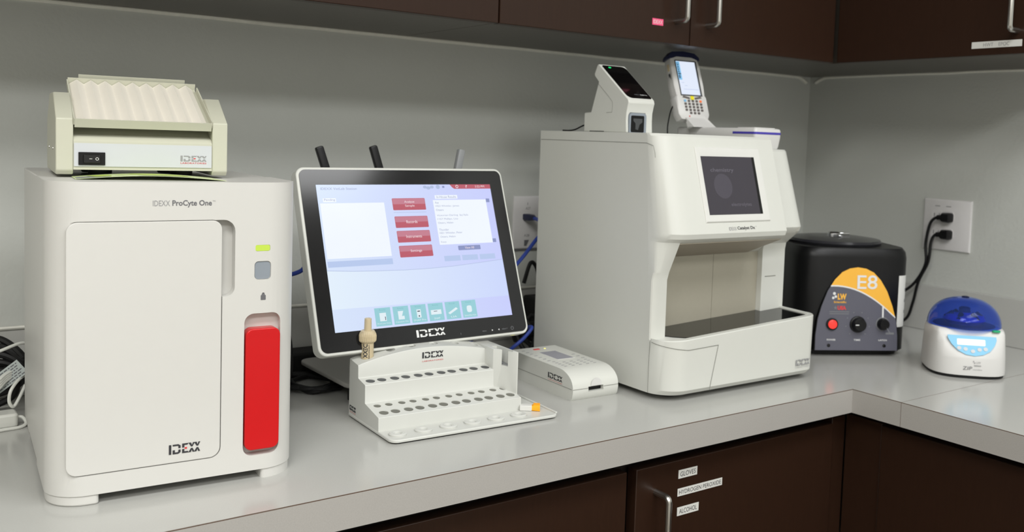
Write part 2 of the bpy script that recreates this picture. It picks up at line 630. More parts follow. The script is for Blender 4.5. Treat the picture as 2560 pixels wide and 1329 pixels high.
lower('dark brown lower cabinet with a plain door under the sample rack', -2.0, -1.0915, [(-1.9975, -1.5500), (-1.5470, -1.0996)], [None, None])
lower('dark brown lower cabinet with bow handle and three white word labels', -1.0910, -.5935, [(-1.0812, -.6274)], [-1.0425], stile=(-.6240, -.5880))
c = empty('lower_cabinet', 'dark brown corner lower cabinet of the right wing, without a visible handle', 'cabinet', (-.3, -.95, FZ), 0, 'lower cabinets under the worktop')
obj('carcass', box(-.566 + .3, -.002 + .3, -1.895 + .95, -.5975 + .95, .1, -TH - .002 - FZ), M['wooddark'], c)
obj('plinth', box(-.50 + .3, -.48 + .3, -1.895 + .95, -.5975 + .95, .002, .1), M['wooddark'], c)
obj('filler_panel', box(-.5865 + .3, -.567 + .3, -.6585 + .95, -.5865 + .95, .1, -.056 - FZ), M['wood'], c, bev=.001)
obj('door', box(-.5903 + .3, -.570 + .3, -1.18 + .95, -.6605 + .95, .11, -.058 - FZ), M['wood'], c, bev=.0012)
obj('door', box(-.5903 + .3, -.570 + .3, -1.70 + .95, -1.183 + .95, .11, -.058 - FZ), M['wood'], c, bev=.0012)


# stickers on the cabinet doors
def sticker(label, s, F, x0, x1, z0, z1, pm, im, pad=.09, px=None, shear=0, bold=0):
    O, U, V = F
    o = O + U * x0 + V * z0
    e = empty('label_sticker', label, 'label', o, 0, 'stickers on the cabinet doors')
    F2 = (Vector((0, 0, 0)), U, V)
    wd, hg = x1 - x0, z1 - z0
    flat('paper_strip', F2, quad(0, wd, 0, hg), pm, e, .0006, .0005)
    px = px or pad
    text('lettering', s, F2, (wd * px, wd * (1 - px), hg * .22, hg * .78), im, e, .0008, bold=bold)


FL = FR((0, -.5903, 0))
FU = FR((0, -DU, 0))
FX = FR((-DU, 0, 0), (0, -1, 0))
sticker('small white label reading GLOVES on the lower door, topmost of three', 'GLOVES', FL, -.9968, -.9575, -.0957, -.0826, M['paper'], M['inkdark'])
sticker('long white label reading HYDROGEN PEROXIDE on the lower door', 'HYDROGEN PEROXIDE', FL, -.9972, -.9013, -.1230, -.1112, M['paper'], M['inkdark'], px=.03)
sticker('small white label reading ALCOHOL on the lower door, lowest of three', 'ALCOHOL', FL, -.9966, -.9512, -.1534, -.1403, M['paper'], M['inkdark'])
sticker('bright pink tape label on the upper door beside the left handle', 'IDEXX', FU, -.8412, -.8150, .6185, .6300, M['pink'], M['inkwhite'], px=.08)
sticker('white strip label reading HWT EPOC on the right upper cabinet', 'HWT    EPOC', FX, .6226, .7172, .6015, .6135, M['paper'], M['inklight'], px=.24)

# ================================================================== BLOOD ANALYZER (left)
pa = empty('blood_analyzer', 'tall white cell counter with red sample button at left', 'analyzer', (-1.8353, -.5087, 0), -.07)
W1, D1, ZB, ZT = .2663, .36, .0115, .3475
FP = FR((0, 0, 0))
front_poly = rr(0, W1, 0, .13, (0, 0, .040, .040), 10)
body = obj('front_shell', prism(front_poly, 'z', ZB, ZT), M['white'], pa)
cut(body, [prism(rr(.0170, .1766, .0330, .3055, (.011, .012, .012, .012)), 'y', -.01, .0045),
           prism(rr(.168, .1902, .2180, .3053, (.013, .002, .002, .010)), 'y', -.01, .014),
           prism(rr(.2014, .2440, .0290, .1962, .011), 'y', -.01, .013),
           prism(rr(.2130, .2301, .2682, .2756, .002), 'y', -.01, .0016),
           prism(rr(.2122, .2312, .2353, .2567, .0045), 'y', -.01, .0020)], together=False)
rear = obj('rear_shell', prism(rr(.0012, W1 - .0012, .1305, D1, (.012, .012, 0, 0)), 'z', ZB, ZT - .0008), M['white'], pa, bev=.0012)
obj('seam_line', box(.0005, W1 - .0005, .1298, .1308, ZB + .0005, ZT - .0002), M['paper'], pa)
door = obj('front_door', prism(rr(.0178, .1758, .0338, .3047, (.0105, .0115, .0115, .0115), 8), 'y', .0001, .0045), M['white'], pa, bev=.0007)
btn = obj('sample_button', prism(rr(.2030, .2426, .0358, .1785, .0085, 8), 'y', -.0022, .013), M['red'], pa, bev=.0012, seg=3)
obj('status_light', prism(rr(.2134, .2297, .2686, .2752, .0018), 'y', .0008, .0022), M['ledgreen'], pa)
obj('power_button', prism(rr(.2128, .2306, .2359, .2561, .0042), 'y', .0012, .004), M['btn'], pa)
# feet: two front feet that follow the rounded corners, two rear
for x0, x1, rad in ((.0015, .0503, (0, 0, .038, .004)), (.2232, W1 - .0015, (0, 0, .004, .038))):
    obj('foot', prism(rr(x0, x1, .0015, .055, rad, 8), 'z', 0, ZB), M['white'], pa, bev=.002)
for x0, x1 in ((.003, .050), (W1 - .050, W1 - .003)):
    obj('foot', box(x0, x1, .30, .355, 0, ZB), M['white'], pa, bev=.002)
text('lettering', 'IDEXX', FP, (.1022, .1198, .3215, .3275), M['inklight'], pa)
text('lettering', 'ProCyte One', FP, (.1222, .1640, .3198, .3278), M['ink'], pa, bold=.02)
text('lettering', 'TM', FP, (.1648, .1677, .3258, .3274), M['inklight'], pa)
logo(FP, (.1206, .1540, .0437, .0545), M['inkdark'], pa, M['inkred'])
# little bottle-shaped icon
flat('icon', FP, rr(.2197, .2254, .2115, .2172, .0006), M['ink'], pa, .0003)
flat('icon', FP, rr(.2207, .2244, .2174, .2188, .0006), M['ink'], pa, .0003)
flat('icon', FP, rr(.2214, .2237, .2190, .2200, .0008), M['ink'], pa, .0003)

# leaflet lying under the shaker
lf = empty('leaflet', 'glossy pale green printed leaflet lying under the tube shaker', 'leaflet', (-1.8353, -.5087, ZT), -.07)


def sheet(poly, z, th):
    """thin bowed sheet: it arches a little along its length"""
    bm = bmesh.new()
    a, b2, c2, d2 = [Vector((p[0], p[1], 0)) for p in poly]
    R = []
    for i in range(13):
        t = i / 12
        p, q = a.lerp(b2, t), d2.lerp(c2, t)

        def h(v):
            return z + .0046 * max(0, sin(pi * (v - .030) / .155))
        R.append([(p.x, p.y, h(p.x)), (q.x, q.y, h(q.x)), (q.x, q.y, h(q.x) + th), (p.x, p.y, h(p.x) + th)])
    return loft(R, bm=bm)


obj('sheet', sheet([(.0310, .042), (.185, .022), (.181, .088), (.0325, .100)], .0003, .0003), M['limepale'], lf)
obj('film_corner', sheet([(.0325, .0445), (.066, .0400), (.062, .068), (.0335, .070)], .0007, .0001), M['grey'], lf)
obj('print_patch', sheet([(.052, .050), (.068, .0460), (.068, .075), (.046, .078)], .0010, .0001), M['lime'], lf)
obj('print_patch', sheet([(.100, .042), (.150, .034), (.142, .066), (.088, .074)], .0010, .0001), M['lime'], lf)
obj('print_patch', sheet([(.075, .056), (.096, .054), (.086, .060), (.072, .062)], .0010, .0001), M['lime'], lf)

# ================================================================== TUBE SHAKER
sk = empty('tube_shaker', 'cream metal tube rocker standing on the white analyzer', 'shaker', (-1.796, -.4251, ZT + .0004), -.1012)
PW = .1491
FS = FR((0, 0, 0))
endprof = [(.004, .003), (.167, .003), (.171, .008), (.171, .0655), (.120, .0954), (.0517, .0954), (0, .0655), (0, .008)]
for x0, x1 in ((-.0175, 0), (PW, PW + .0175)):
    e = obj('end_block', prism(endprof, 'x', x0, x1), M['beige'], sk, bev=.0012)
    xs = x0 if x0 < 0 else x1
    for y in (.045, .120):
        sgn = -1 if x0 < 0 else 1
        F_ = FR((xs, y, .031), (0, -1, 0) if sgn < 0 else (0, 1, 0))
        obj('screw', on(F_, circ(0, 0, .0018, 10), .0008), M['steel'], e)
obj('chassis', prism([(.004, .0085), (.167, .0085), (.167, .088), (.085, .080), (.045, .066), (.018, .0480), (.008, .0460), (.004, .0445), (.001, .0405), (.001, .0085)], 'x', .0002, PW - .0002), M['beige'], sk)
obj('base_rail', box(.0002, PW - .0002, .0005, .01, .0085, .0100), M['beige'], sk)
flat('front_panel', FR((0, .001, 0)), rr(.0008, PW - .0008, .0122, .0384, .0008), M['panelwhite'], sk, .0012, .0012)
F_ = FR((0, -.0002, 0))
sw = obj('rocker_switch', on(F_, rr(.0052, .0325, .0138, .0283, .0006), .0012), M['black'], sk)
obj('switch_key', on(F_, rr(.0100, .0275, .0160, .0258, .0015), .0032, .0022), M['blackgloss'], sk, bev=.0006)
F2_ = FR((0, -.0034, 0))
flat('switch_mark', F2_, quad(.0160, .0190, .0207, .0212), M['inkwhite'], sk, .0002)
bm = bmesh.new()
ring_o, ring_i = circ(.0240, .0209, .0017, 20), circ(.0240, .0209, .0012, 20)
vo = [bm.verts.new((a, -.0036, b2)) for a, b2 in ring_o]
vi = [bm.verts.new((a, -.0036, b2)) for a, b2 in ring_i]
for k in range(20):
    bm.faces.new((vo[k], vo[(k + 1) % 20], vi[(k + 1) % 20], vi[k]))
obj('switch_mark', bm, M['inkwhite'], sk)
FPN = FR((0, -.0002, 0))
logo(FPN, (.1133, .1425, .0198, .0264), M['inklight'], sk, M['inkred'])
text('lettering', 'LABORATORIES', FPN, (.1133, .1423, .0168, .0186), M['inkred'], sk)
for x in (.030, PW - .030):
    for y in (.030, .140):
        obj('rubber_foot', lathe([(.013, .0086), (.0125, .003), (.0105, -.0003)], x, y, 20), M['rubber'], sk)
# tilted tray
tilt = math.atan2(.1063 - .0588, .1097)
TL = .1195
Ft = (Vector((PW / 2 - .0733, .0, .0600)), Vector((1, 0, 0)), Vector((0, cos(tilt), sin(tilt))))
TW = .1466
tray = obj('tray', on(Ft, quad(.0, TW, .0, TL), .0, .0014), M['beige'], sk)


def lip(x0, x1, y0, y1, h, lo=-.0014):
    O, U, V = Ft
    N = U.cross(V)
    bm = bmesh.new()
    c = [O + U * x + V * y + N * z for x, y in quad(x0, x1, y0, y1) for z in (lo, h)]
    vs = [bm.verts.new(p) for p in c]
    for q in ((0, 2, 4, 6), (1, 3, 5, 7), (0, 1, 3, 2), (2, 3, 5, 4), (4, 5, 7, 6), (6, 7, 1, 0)):
        bm.faces.new([vs[i] for i in q])
    return bm


obj('tray_lip', lip(0, TW, -.0012, .0004, .0060, -.004), M['beige'], sk)
obj('tray_lip', lip(0, TW, TL, TL + .0014, .0080), M['beige'], sk)
obj('tray_lip', lip(-.0012, .0002, 0, TL, .0060), M['beige'], sk)
obj('tray_lip', lip(TW, TW + .0014, .002, TL - .008, .0070), M['beige'], sk)
obj('back_bracket', lip(.012, TW - .012, TL + .006, TL + .0072, .0105, -.006), M['beige'], sk)
obj('tray_pivot', tube([(0.0002, .0855, .074), (PW - .0002, .0855, .074)], .005, 12, smooth=False), M['beige'], sk)
# corrugated mat: nine ridges running from front to back
O, U, V = Ft
N = U.cross(V)
prof = [(.001, .0005)]
nr = 9
mw = TW - .006
for k in range(nr):
    prof += [(.002 + mw * (k + .5) / nr, .0068), (.002 + mw * (k + 1) / nr, .0012)]
prof += [(.002 + mw, .0005)]
obj('corrugated_mat', loft([[O + U * a + V * .0006 + N * b2 for a, b2 in prof], [O + U * a + V * (TL - .001) + N * b2 for a, b2 in prof]]), M['mat'], sk, smooth=0)

# ================================================================== TOUCH MONITOR
MX = empty('touch_monitor', 'black-bezel touch monitor with white rim showing a lavender menu screen', 'monitor', (-1.4488, -.3534, 0), .0162)
TA = .3571
FM = (Vector((0, 0, .1252)), Vector((1, 0, 0)), Vector((0, sin(TA), cos(TA))))
O, U, V = FM
N = U.cross(V)
X0, X1, Y0, Y1 = -.0275, .3318, -.0315, .2462
obj('rim', on(FM, rr(X0, X1, Y0, Y1, .0130, 8), .0, .020), M['white3'], MX, bev=.0018, seg=3)
obj('bezel', on(FM, rr(X0 + .0042, X1 - .0042, Y0 + .0042, Y1 - .0042, .0100, 8), .0012, .004), M['bezel'], MX)
# rear housing and hinge
obj('rear_housing', loft([[O + U * a + V * b2 - N * .0195 for a, b2 in rr(X0 + .02, X1 - .02, Y0 + .02, Y1 - .02, .012)], [O + U * a + V * b2 - N * .040 for a, b2 in rr(.06, .25, .03, .19, .012)]]), M['greybase'], MX)
obj('neck', prism([(.045, .028), (.10, .028), (.115, .12), (.085, .19), (.062, .19), (.075, .12)], 'x', .115, .195), M['greybase'], MX, bev=.004)
obj('stand_base', prism(rr(.0555, .262, .068, .265, (.02, .02, .018, .018), 6), 'z', .0205, .0275), M['greybase'], MX, bev=.002)
for x in (.072, .245):
    for y in (.085, .245):
        obj('stand_foot', lathe([(.009, 0), (.009, .0205)], x, y, 14), M['rubber'], MX)
for (xa, za), (xb, zb), mt in (((-1.4135, .3845), (-1.4024, .3529), 'black'), ((-1.3226, .3876), (-1.3113, .3538), 'black'), ((-1.1583, .3852), (-1.1637, .3559), 'grey')):
    dx = (xb - xa) / (zb - za)
    pa_, pb_ = Vector((xa + 1.4488, .1534, za)), Vector((xa + 1.4488 + dx * (.245 - za), .1534, .245))
    rot = Matrix.Rotation(-.0162, 3, 'Z')
    pa_, pb_ = rot @ pa_, rot @ pb_
    ax = (pb_ - pa_).normalized()
    a_ = ax.cross(Vector((0, 1, 0))).normalized()
    b_ = ax.cross(a_)
    rings = [[p + q * (a_ * cx + b_ * cy) for cx, cy in rr(-1, 1, -.8, .8, .35, 2)] for p, q in ((pa_, .0052), (pa_ + ax * .002, .0062), (pb_, .0066))]
    obj('antenna', loft(rings), M[mt], MX)
# side vents / buttons under the lower edge
for k in range(7):
    x = .225 + .0125 * k
    obj('edge_button', on((O + V * Y0, U, -N), quad(x, x + .006, .006, .010), .0012), M['cream'], MX)
obj('power_light', on((O + V * Y0, U, -N), quad(.300, .307, .004, .009), .0014), M['ledyel'], MX)

# the picture on the screen: flat lit patches on the panel
LW = 0


def scr(name, poly, m_, lv=0):
    return flat(name, FM, poly, M[m_], MX, .0015 + .0001 * lv, .0002, smooth=0)


def st(s, x0, x1, y0, y1, m_='s_text', lv=4):
    return text('screen_text', s, FM, (x0, x1, y0, y1), M[m_], MX, .0015 + .0001 * lv + .0001)


scr('screen', quad(0, .304, 0, .2185), 's_bg', 0)
arc = [(0, .0900), (.04, .0870), (.0784, .0855), (.125, .0842), (.1658, .0843), (.21, .0856), (.2488, .0880), (.28, .0902), (.304, .0920)]
scr('screen_area', [(0, .0330)] + [(.304, .0315)] + arc[::-1], 's_low', 1)
scr('screen_line', [(a, b2) for a, b2 in arc] + [(a, b2 - .0007) for a, b2 in arc[::-1]], 's_line', 2)
scr('screen_area', quad(0, .304, 0, .0318), 's_bg', 1)
scr('screen_panel', quad(.0030, .1060, .1067, .1900), 's_white', 2)
scr('screen_tab', quad(.0080, .0284, .1918, .1976), 's_white', 2)
st('Pending', .0098, .0268, .1928, .1968)
scr('screen_bar', quad(.0024, .1064, .0940, .1028), 's_band', 2)
st('IDEXX VetLab Station', .0062, .0640, .2105, .2140)
for (y0, y1), s in zip(((.1775, .1964), (.1495, .1676), (.1264, .1447), (.1033, .1213)), (('Analyze', 'Sample'), ('Records',), ('Instruments',), ('Settings',))):
    scr('screen_button', rr(.1200, .1772, y0, y1, .0012, 2), 's_red', 2)
    scr('screen_button_shine', rr(.1206, .1766, (y0 + y1) / 2, y1 - .0006, .0010, 2), 's_redlight', 3)
    if len(s) == 2:
        st(s[0], .1405, .1580, y0 + .0105, y0 + .0148, 's_wtext')
        st(s[1], .1410, .1575, y0 + .0042, y0 + .0085, 's_wtext')
    else:
        hw = {'Records': .0095, 'Instruments': .0135, 'Settings': .0098}[s[0]]
        st(s[0], .1486 - hw, .1486 + hw, y0 + .0068, y0 + .0114, 's_wtext')
scr('screen_line', quad(.1200, .1772, .1735, .1741), 's_line', 2)
scr('screen_panel', quad(.1917, .2908, .1202, .1928), 's_white', 2)
scr('screen_tab', quad(.1962, .2376, .1948, .2008), 's_white', 2)
st('In-House Results', .1990, .2350, .1958, .1998)
scr('screen_scrollbar', quad(.2911, .2980, .1205, .1942), 's_bg', 2)
scr('screen_scroll_button', quad(.2911, .2978, .1880, .1942), 's_grey', 3)
scr('screen_scroll_button', quad(.2911, .2976, .1206, .1268), 's_grey', 3)
for s, x1, y in (('Ace', .2010, .1868), ('1022 Whistler, James', .2380, .1808), ('Otters', .2080, .1748), ('Victorian Darling', .2330, .1655), ('1157 Phillips, Lisa', .2320, .1595), ('Otters, Helen', .2220, .1535), ('Thunder', .2120, .1425), ('1021 Whistler, Peter', .2360, .1370), ('Otters, Helen', .2220, .1310), ('Kessy', .2040, .1225)):
    st(s, .1945, x1, y, y + .0034)
st('Bud, Merlin', .2365, .2520, .1655, .1689)
scr('screen_button', rr(.2240, .2654, .1100, .1173, .001, 2), 's_grey', 2)
st('View All', .2360, .2530, .1118, .1155, 's_wtext')
for x in (.196, .2285, .2615):
    scr('screen_bar', quad(x, x + .029, .0935, .1020), 's_band', 2)
scr('screen_title_bar', [(.2270, .2185), (.304, .2185), (.304, .2112), (.2345, .2112), (.2310, .2135)], 's_red', 2)
scr('screen_icon', circ(.2400, .2150, .0026, 16), 's_wtext', 3)
scr('screen_icon', circ(.2400, .2150, .0017, 16), 's_red', 4)
st('?', .2560, .2590, .2126, .2174, 's_wtext')
st('2:22 PM', .2740, .2920, .2132, .2166, 's_wtext')
for cx, cy, q in ((.181, .2142, .0034), (.187, .2128, .0038), (.1935, .2142, .0034)):
    scr('screen_icon', circ(cx, cy, q, 14, q * .7), 's_line', 3)
scr('screen_icon', circ(.2045, .2145, .0036, 14), 's_line', 3)
scr('screen_icon', rr(.2125, .2165, .2128, .2160, .0008, 2), 's_grey', 3)
for k, s in enumerate(('ProCyte One', 'Catalyst Dx', 'SNAP Pro', 'SNAP', 'UA', 'SmartService')):
    x = .0646 + k * .0293 + (.0004 * k)
    scr('screen_tile', quad(x, x + .0258, .0030, .0298), 's_teal', 2)
    st('Ready', x + .0075, x + .0180, .0252, .0278, 's_tealdark', 3)
    hw = .0052 if len(s) < 5 else .0105
    st(s, x + .0129 - hw, x + .0129 + hw, .0050, .0078, 's_icon', 3)
    cx = x + .0128
    if k == 0:
        scr('screen_icon', quad(cx - .0055, cx + .0050, .0100, .0222), 's_icon', 3)
        scr('screen_icon', quad(cx + .0028, cx + .0038, .0112, .0165), 's_dark', 4)
    elif k == 1:
        scr('screen_icon', [(cx - .005, .010), (cx + .005, .010), (cx + .005, .015), (cx + .001, .015), (cx + .004, .0225), (cx - .005, .0225)], 's_icon', 3)
    elif k == 2:
        scr('screen_icon', quad(cx - .0035, cx + .0035, .0100, .0225), 's_icon', 3)
        scr('screen_icon', quad(cx - .0022, cx + .0022, .0190, .0205), 's_dark', 4)
        scr('screen_icon', circ(cx, .0125, .0012, 10), 's_dark', 4)
    elif k == 3:
        scr('screen_icon', quad(cx - .0090, cx + .0090, .0125, .0195), 's_icon', 3)
        scr('screen_icon', quad(cx - .0040, cx + .0020, .0170, .0178), 's_dark', 4)
    elif k == 4:
        scr('screen_icon', [(cx - .009, .0128), (cx - .006, .0105), (cx + .009, .0180), (cx + .006, .0205)], 's_icon', 3)
    else:
        scr('screen_icon', rr(cx - .0045, cx + .0045, .0110, .0215, .003, 3), 's_icon', 3)
logo(FM, (.1278, .1768, -.0194, -.0085), M['inkwhite'], MX, None, .0016)
text('lettering', 'MENU', FM, (.2430, .2505, -.0217, -.0200), M['inkfaint'], MX, .0015)
text('lettering', 'SELECT', FM, (.2800, .2910, -.0217, -.0200), M['inkfaint'], MX, .0015)
for x, d in ((.2620, 1), (.2740, -1)):
    flat('button_mark', FM, [(x - .0010 * d, -.0222), (x + .0012 * d, -.0208), (x - .0010 * d, -.0194)], M['inkwhite'], MX, .0015)
bm = bmesh.new()
for k in range(14):
    t0 = radians(120 + 300 * k / 14)
    t1 = radians(120 + 300 * (k + 1) / 14)
    on(FM, [(.2996 + q * cos(t), -.0208 + q * sin(t)) for q, t in ((.0028, t0), (.0028, t1), (.0023, t1), (.0023, t0))], .0016, .0003, bm)
on(FM, quad(.2993, .2998, -.0205, -.0175), .0016, .0003, bm)
obj('power_symbol', bm, M['inkfaint'], MX)
flat('button_mark', FM, quad(.2036, .2040, -.0225, -.0195), M['inkfaint'], MX, .0015)

# ================================================================== SAMPLE RACK
rk = empty('sample_rack', 'white stepped sample tube rack with rows of round holes in front of monitor', 'rack', (-1.4291, -.4958, 0), -.0397)
RW = .229
base = obj('base_plate', prism(rr(.0005, .268, .0005, .150, (.004, .002, .012, .012), 6), 'z', 0.0018, .0062), M['rack'], rk, bev=.0012)
obj('base_pad', prism(rr(.004, .264, .004, .147, .010), 'z', 0, .0019), M['rubber'], rk)
rimb = bmesh.new()
box(.2645, .2675, .006, .148, .006, .0085, rimb)
box(.232, .2660, .1465, .1495, .006, .0085, rimb)
obj('tray_rim', rimb, M['rack'], rk, bev=.0006)


def archz(x):
    t = max(0.0, min(1.0, x / RW))
    return .0845 + .0165 * sin(pi * min(1, max(0, (t * 1.02 - .0)))) ** .8


NS = 30
rings = []
for i in range(NS + 1):
    x = .0012 + (RW - .0012) * i / NS
    a = archz(x)
    rings.append([(x, .1495, .0060), (x, .0455, .0060), (x, .0462, .0243), (x, .0466, .0248), (x, .0918, .0330), (x, .0925, .0340), (x, .0930, .0580), (x, .0936, .0588), (x, .1166, .0628), (x, .1176, .0640), (x, .1183, a - .0050), (x, .1190, a - .0040), (x, .1488, a - .0004), (x, .1495, a - .0012)])
body = obj('rack_body', loft(rings), M['rack'], rk)
cy = []
hx_big = [.0137, .0313, .0522, .0697, .0911, .1088, .1299, .1472, .1690, .1865, .2065, .2190]
hx_big = [.0150 + .0372 * (k // 2) + .0173 * (k % 2) for k in range(12)]
for x in hx_big:
    cy.append(prism(circ(x, .0597, .0067), 'z', .0095, .05))
    cy.append(prism(circ(x - .0002, .0815, .0053), 'z', .012, .06))
    cy.append(prism(circ(x - .001, .1052, .0067), 'z', .030, .09))
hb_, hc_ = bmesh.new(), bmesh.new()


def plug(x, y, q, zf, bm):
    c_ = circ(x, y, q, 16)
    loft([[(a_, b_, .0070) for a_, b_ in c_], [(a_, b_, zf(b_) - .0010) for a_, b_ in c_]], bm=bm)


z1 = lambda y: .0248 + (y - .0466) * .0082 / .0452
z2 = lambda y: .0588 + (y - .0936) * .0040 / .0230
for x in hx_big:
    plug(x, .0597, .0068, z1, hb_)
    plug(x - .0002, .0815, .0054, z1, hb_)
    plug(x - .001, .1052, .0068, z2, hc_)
obj('hole_shade_plug', hb_, M['holegrey'], rk)  # dark plugs below the rims stand in for shade inside the hollow body
obj('hole_shade_plug', hc_, M['greydark'], rk)
for x, q in ((.0214, .0092), (.0575, .0066), (.0905, .0066), (.1265, .0066), (.1625, .0066), (.196, .0066)):
    cy.append(prism(circ(x, .1345, q), 'z', .055, .12))
cut(body, cy)
# side column at the right end with an oval pocket for a pipette
col = obj('pipette_column', prism([(RW - .022, .1495), (RW - .022, .094), (RW - .012, .084), (RW - .0005, .0585), (RW + .001, .0585), (RW + .001, .1495)], 'z', .0060, .0900), M['rack'], rk, bev=.001)
pk = prism(rr(.0895, .1105, .067, .0935, .006), 'x', RW - .04, RW - .004)
Rm_ = Matrix.Translation((RW - .008, .080, 0)) @ Matrix.Rotation(0, 4, 'Z')
cut(col, [prism([(RW - .0185, .100), (RW - .014, .088), (RW - .004, .0665), (RW - .0015, .070), (RW - .003, .098), (RW - .006, .110), (RW - .014, .112)], 'z', .066, .12)])
for k in range(6):
    x = .0190 + .0383 * k
    obj('cup_ring', lathe([(.0120, .0060), (.0122, .0080), (.0105, .0092), (.0066, .0092), (.0052, .0080), (.0050, .0064)], x, .0225, 28), M['rack'], rk)
FK = FR((0, .1183, 0), (1, 0, 0), (0, 0, 1))
obj('pocket_shade', prism([(RW - .013, .109), (RW - .010, .094), (RW - .004, .078), (RW - .0035, .098), (RW - .006, .1085)], 'z', .0655, .0685), M['grey'], rk)  # grey insert that paints the shade inside the pocket
logo((Vector((0, .1178, 0)), Vector((1, 0, 0)), Vector((0, .0, 1))), (.1005, .1350, .0812, .0902), M['inkdark'], rk, None)
text('lettering', 'LABORATORIES', (Vector((0, .1174, 0)), Vector((1, 0, 0)), Vector((0, 0, 1))), (.1005, .1350, .0760, .0778), M['inkred'], rk, .0002)
FSD = FR((.0012, 0, 0), (0, -1, 0))
logo(FSD, (-.146, -.124, .0115, .0185), M['inkdark'], rk, None)
text('lettering', 'LABORATORIES', FSD, (-.146, -.124, .0088, .0100), M['inkred'], rk)

# dispenser standing in the rack's first hole
Rk = Matrix.Rotation(-.0397, 4, 'Z')
p = Vector((-1.4291, -.4958, 0)) + Rk @ Vector((.0214, .1345, .0552))
db = empty('dropper_bottle', 'cream dropper bottle with ribbed collar standing in the white rack', 'bottle', p, -.0397)
obj('barrel', lathe([(.0085, 0), (.0089, .001), (.0089, .0560)], 0, 0, 28), M['cream'], db)
bm = bmesh.new()
for k in range(28):
    pass
rg = []
nn = 56
for q, z in ((.0092, .0545), (.0112, .0552), (.0124, .0572), (.0126, .0640), (.0118, .0672), (.0100, .0706), (.0090, .0716), (.0050, .0718)):
    rg.append([(q * (1 - (.075 if (k % 2 and q > .01) else 0)) * cos(2 * pi * k / nn), q * (1 - (.075 if (k % 2 and q > .01) else 0)) * sin(2 * pi * k / nn), z) for k in range(nn)])
obj('ribbed_collar', loft(rg), M['cream'], db, smooth=12)
obj('nozzle', lathe([(.0054, .0712), (.0050, .0885), (.0046, .0890), (.0024, .0890), (.0022, .087)], 0, 0, 20), M['cream'], db)
# wrapped print on the barrel
bm = bmesh.new()
for row, (s, hgt, z0) in enumerate((('IDEXX', .009, -2.72), ('LABORATORIES', .003, -1.95))):
    pass


def wrap(parent, s, q, a0, a1, z0, z1, m_, vertical=True, bold=0):
    t = text('lettering', s, FR((0, 0, 0), (1, 0, 0), (0, 1, 0)), (0, 1, 0, 1), m_, parent, 0, bold=bold)
    for v in t.data.vertices:
        lx, ly = v.co.x, v.co.y
        an = a0 + (a1 - a0) * ly
        z = z0 + (z1 - z0) * lx
        v.co = (q * cos(an), q * sin(an), z)
    return t


wrap(db, 'IDEXX', .0091, radians(-155), radians(-112), .055, .033, M['inkdark'], bold=.03)
wrap(db, 'LABORATORIES', .0091, radians(-104), radians(-92), .052, .030, M['inkdark'], bold=.02)

# little orange-capped cartridge on the base plate
p = Vector((-1.4291, -.4958, 0)) + Rk @ Vector((.2385, .0380, .0064))
cg = empty('test_cartridge', 'tiny white cartridge with ribbed orange cap on rack base plate', 'cartridge', p, .95)
obj('cartridge_body', box(-.006, .006, -.004, .014, 0, .008), M['paper'], cg, bev=.0008)
cp = bmesh.new()
loft([[(x, -.004, z) for x, z in rr(-.0052, .0052, .0005, .0075, .001, 2)], [(x, -.016, z) for x, z in rr(-.0066, .0066, .0, .0092, .0012, 2)]], bm=cp)
for k in range(4):
    x = -.0045 + .003 * k
    box(x, x + .0013, -.0158, -.006, .0074, .0094, cp)
obj('cartridge_cap', cp, M['orange'], cg)

# ================================================================== DESKTOP READER (small, white)
rd = empty('test_reader', 'low white desktop test reader with keypad and small grey display', 'reader', (-1.0918, -.4471, 0), -.0359)
RW2, RD2, RH = .0897, .186, .0453
pr_ = [(.006, .0), (.180, .0), (.186, .006), (.186, .043), (.183, .0453), (.040, .0453)]
for k in range(1, 9):
    t = k / 8 * pi / 2
    pr_.append((.040 - .040 * sin(t) * .985, .0453 - .0255 * (1 - cos(t))))
pr_ += [(.0, .0150), (.002, .005)]
hull = obj('housing', prism(pr_, 'x', 0, RW2), M['white3'], rd, bev=.0022, seg=3)
cut_b = [prism(rr(.0302, .0600, .0128, .0205, .0006), 'y', -.01, .012)]
hull.modifiers.clear()
cut(hull, cut_b)
obj('test_slot', box(.0304, .0598, .0075, .0112, .0130, .0203), M['black'], rd)
bm = tube([(-.0003, .181, .0186), (-.0003, .004, .0186)], .0003, 4, smooth=False)
tube([(-.0002, .0, .0186), (.030, -.0003, .0186)], .0003, 4, smooth=False, bm=bm)
tube([(.0602, -.0003, .0186), (RW2, -.0002, .0186)], .0003, 4, smooth=False, bm=bm)
obj('case_seam', bm, M['seam'], rd)
obj('thumb_notch', on(FR((0, .0006, 0)), circ(.0452, .0215, .0105, 20, .0120)[0:11], .0010), M['white2'], rd)
FT = FR((0, 0, RH), (1, 0, 0), (0, 1, 0))
flat('display', FT, quad(.0315, .0635, .0890, .1440), M['lcdgrey'], rd, .0005)
flat('display_frame', FT, quad(.0295, .0655, .0870, .1460), M['paper'], rd, .0003)
flat('start_key', FT, rr(.0345, .0465, .1640, .1700, .001, 2), M['inkred'], rd, .0007)
flat('ready_light', FT, circ(.0575, .1665, .0018, 12), M['ledyel'], rd, .0007)
for y in range(5):
    for x in range(5):
        px, py = .016 + x * .0145, .044 + y * .0085
        if y > 3 and x > 0:
            continue
        flat('key_mark', FT, quad(px - .0025, px + .0025, py - .0011, py + .0011), M['inklight'], rd, .0004)
for k in range(7):
    flat('key_mark', FT, quad(.010, .0155, .086 + k * .013, .0885 + k * .013), M['inklight'], rd, .0004)
for k in range(3):
    flat('key_mark', FT, quad(.074, .080, .080 + k * .014, .0822 + k * .014), M['inklight'], rd, .0004)
FS2 = FR((0, 0, 0), (0, -1, 0))
logo(FS2, (-.070, -.030, .0238, .0325), M['inkdark'], rd, None)
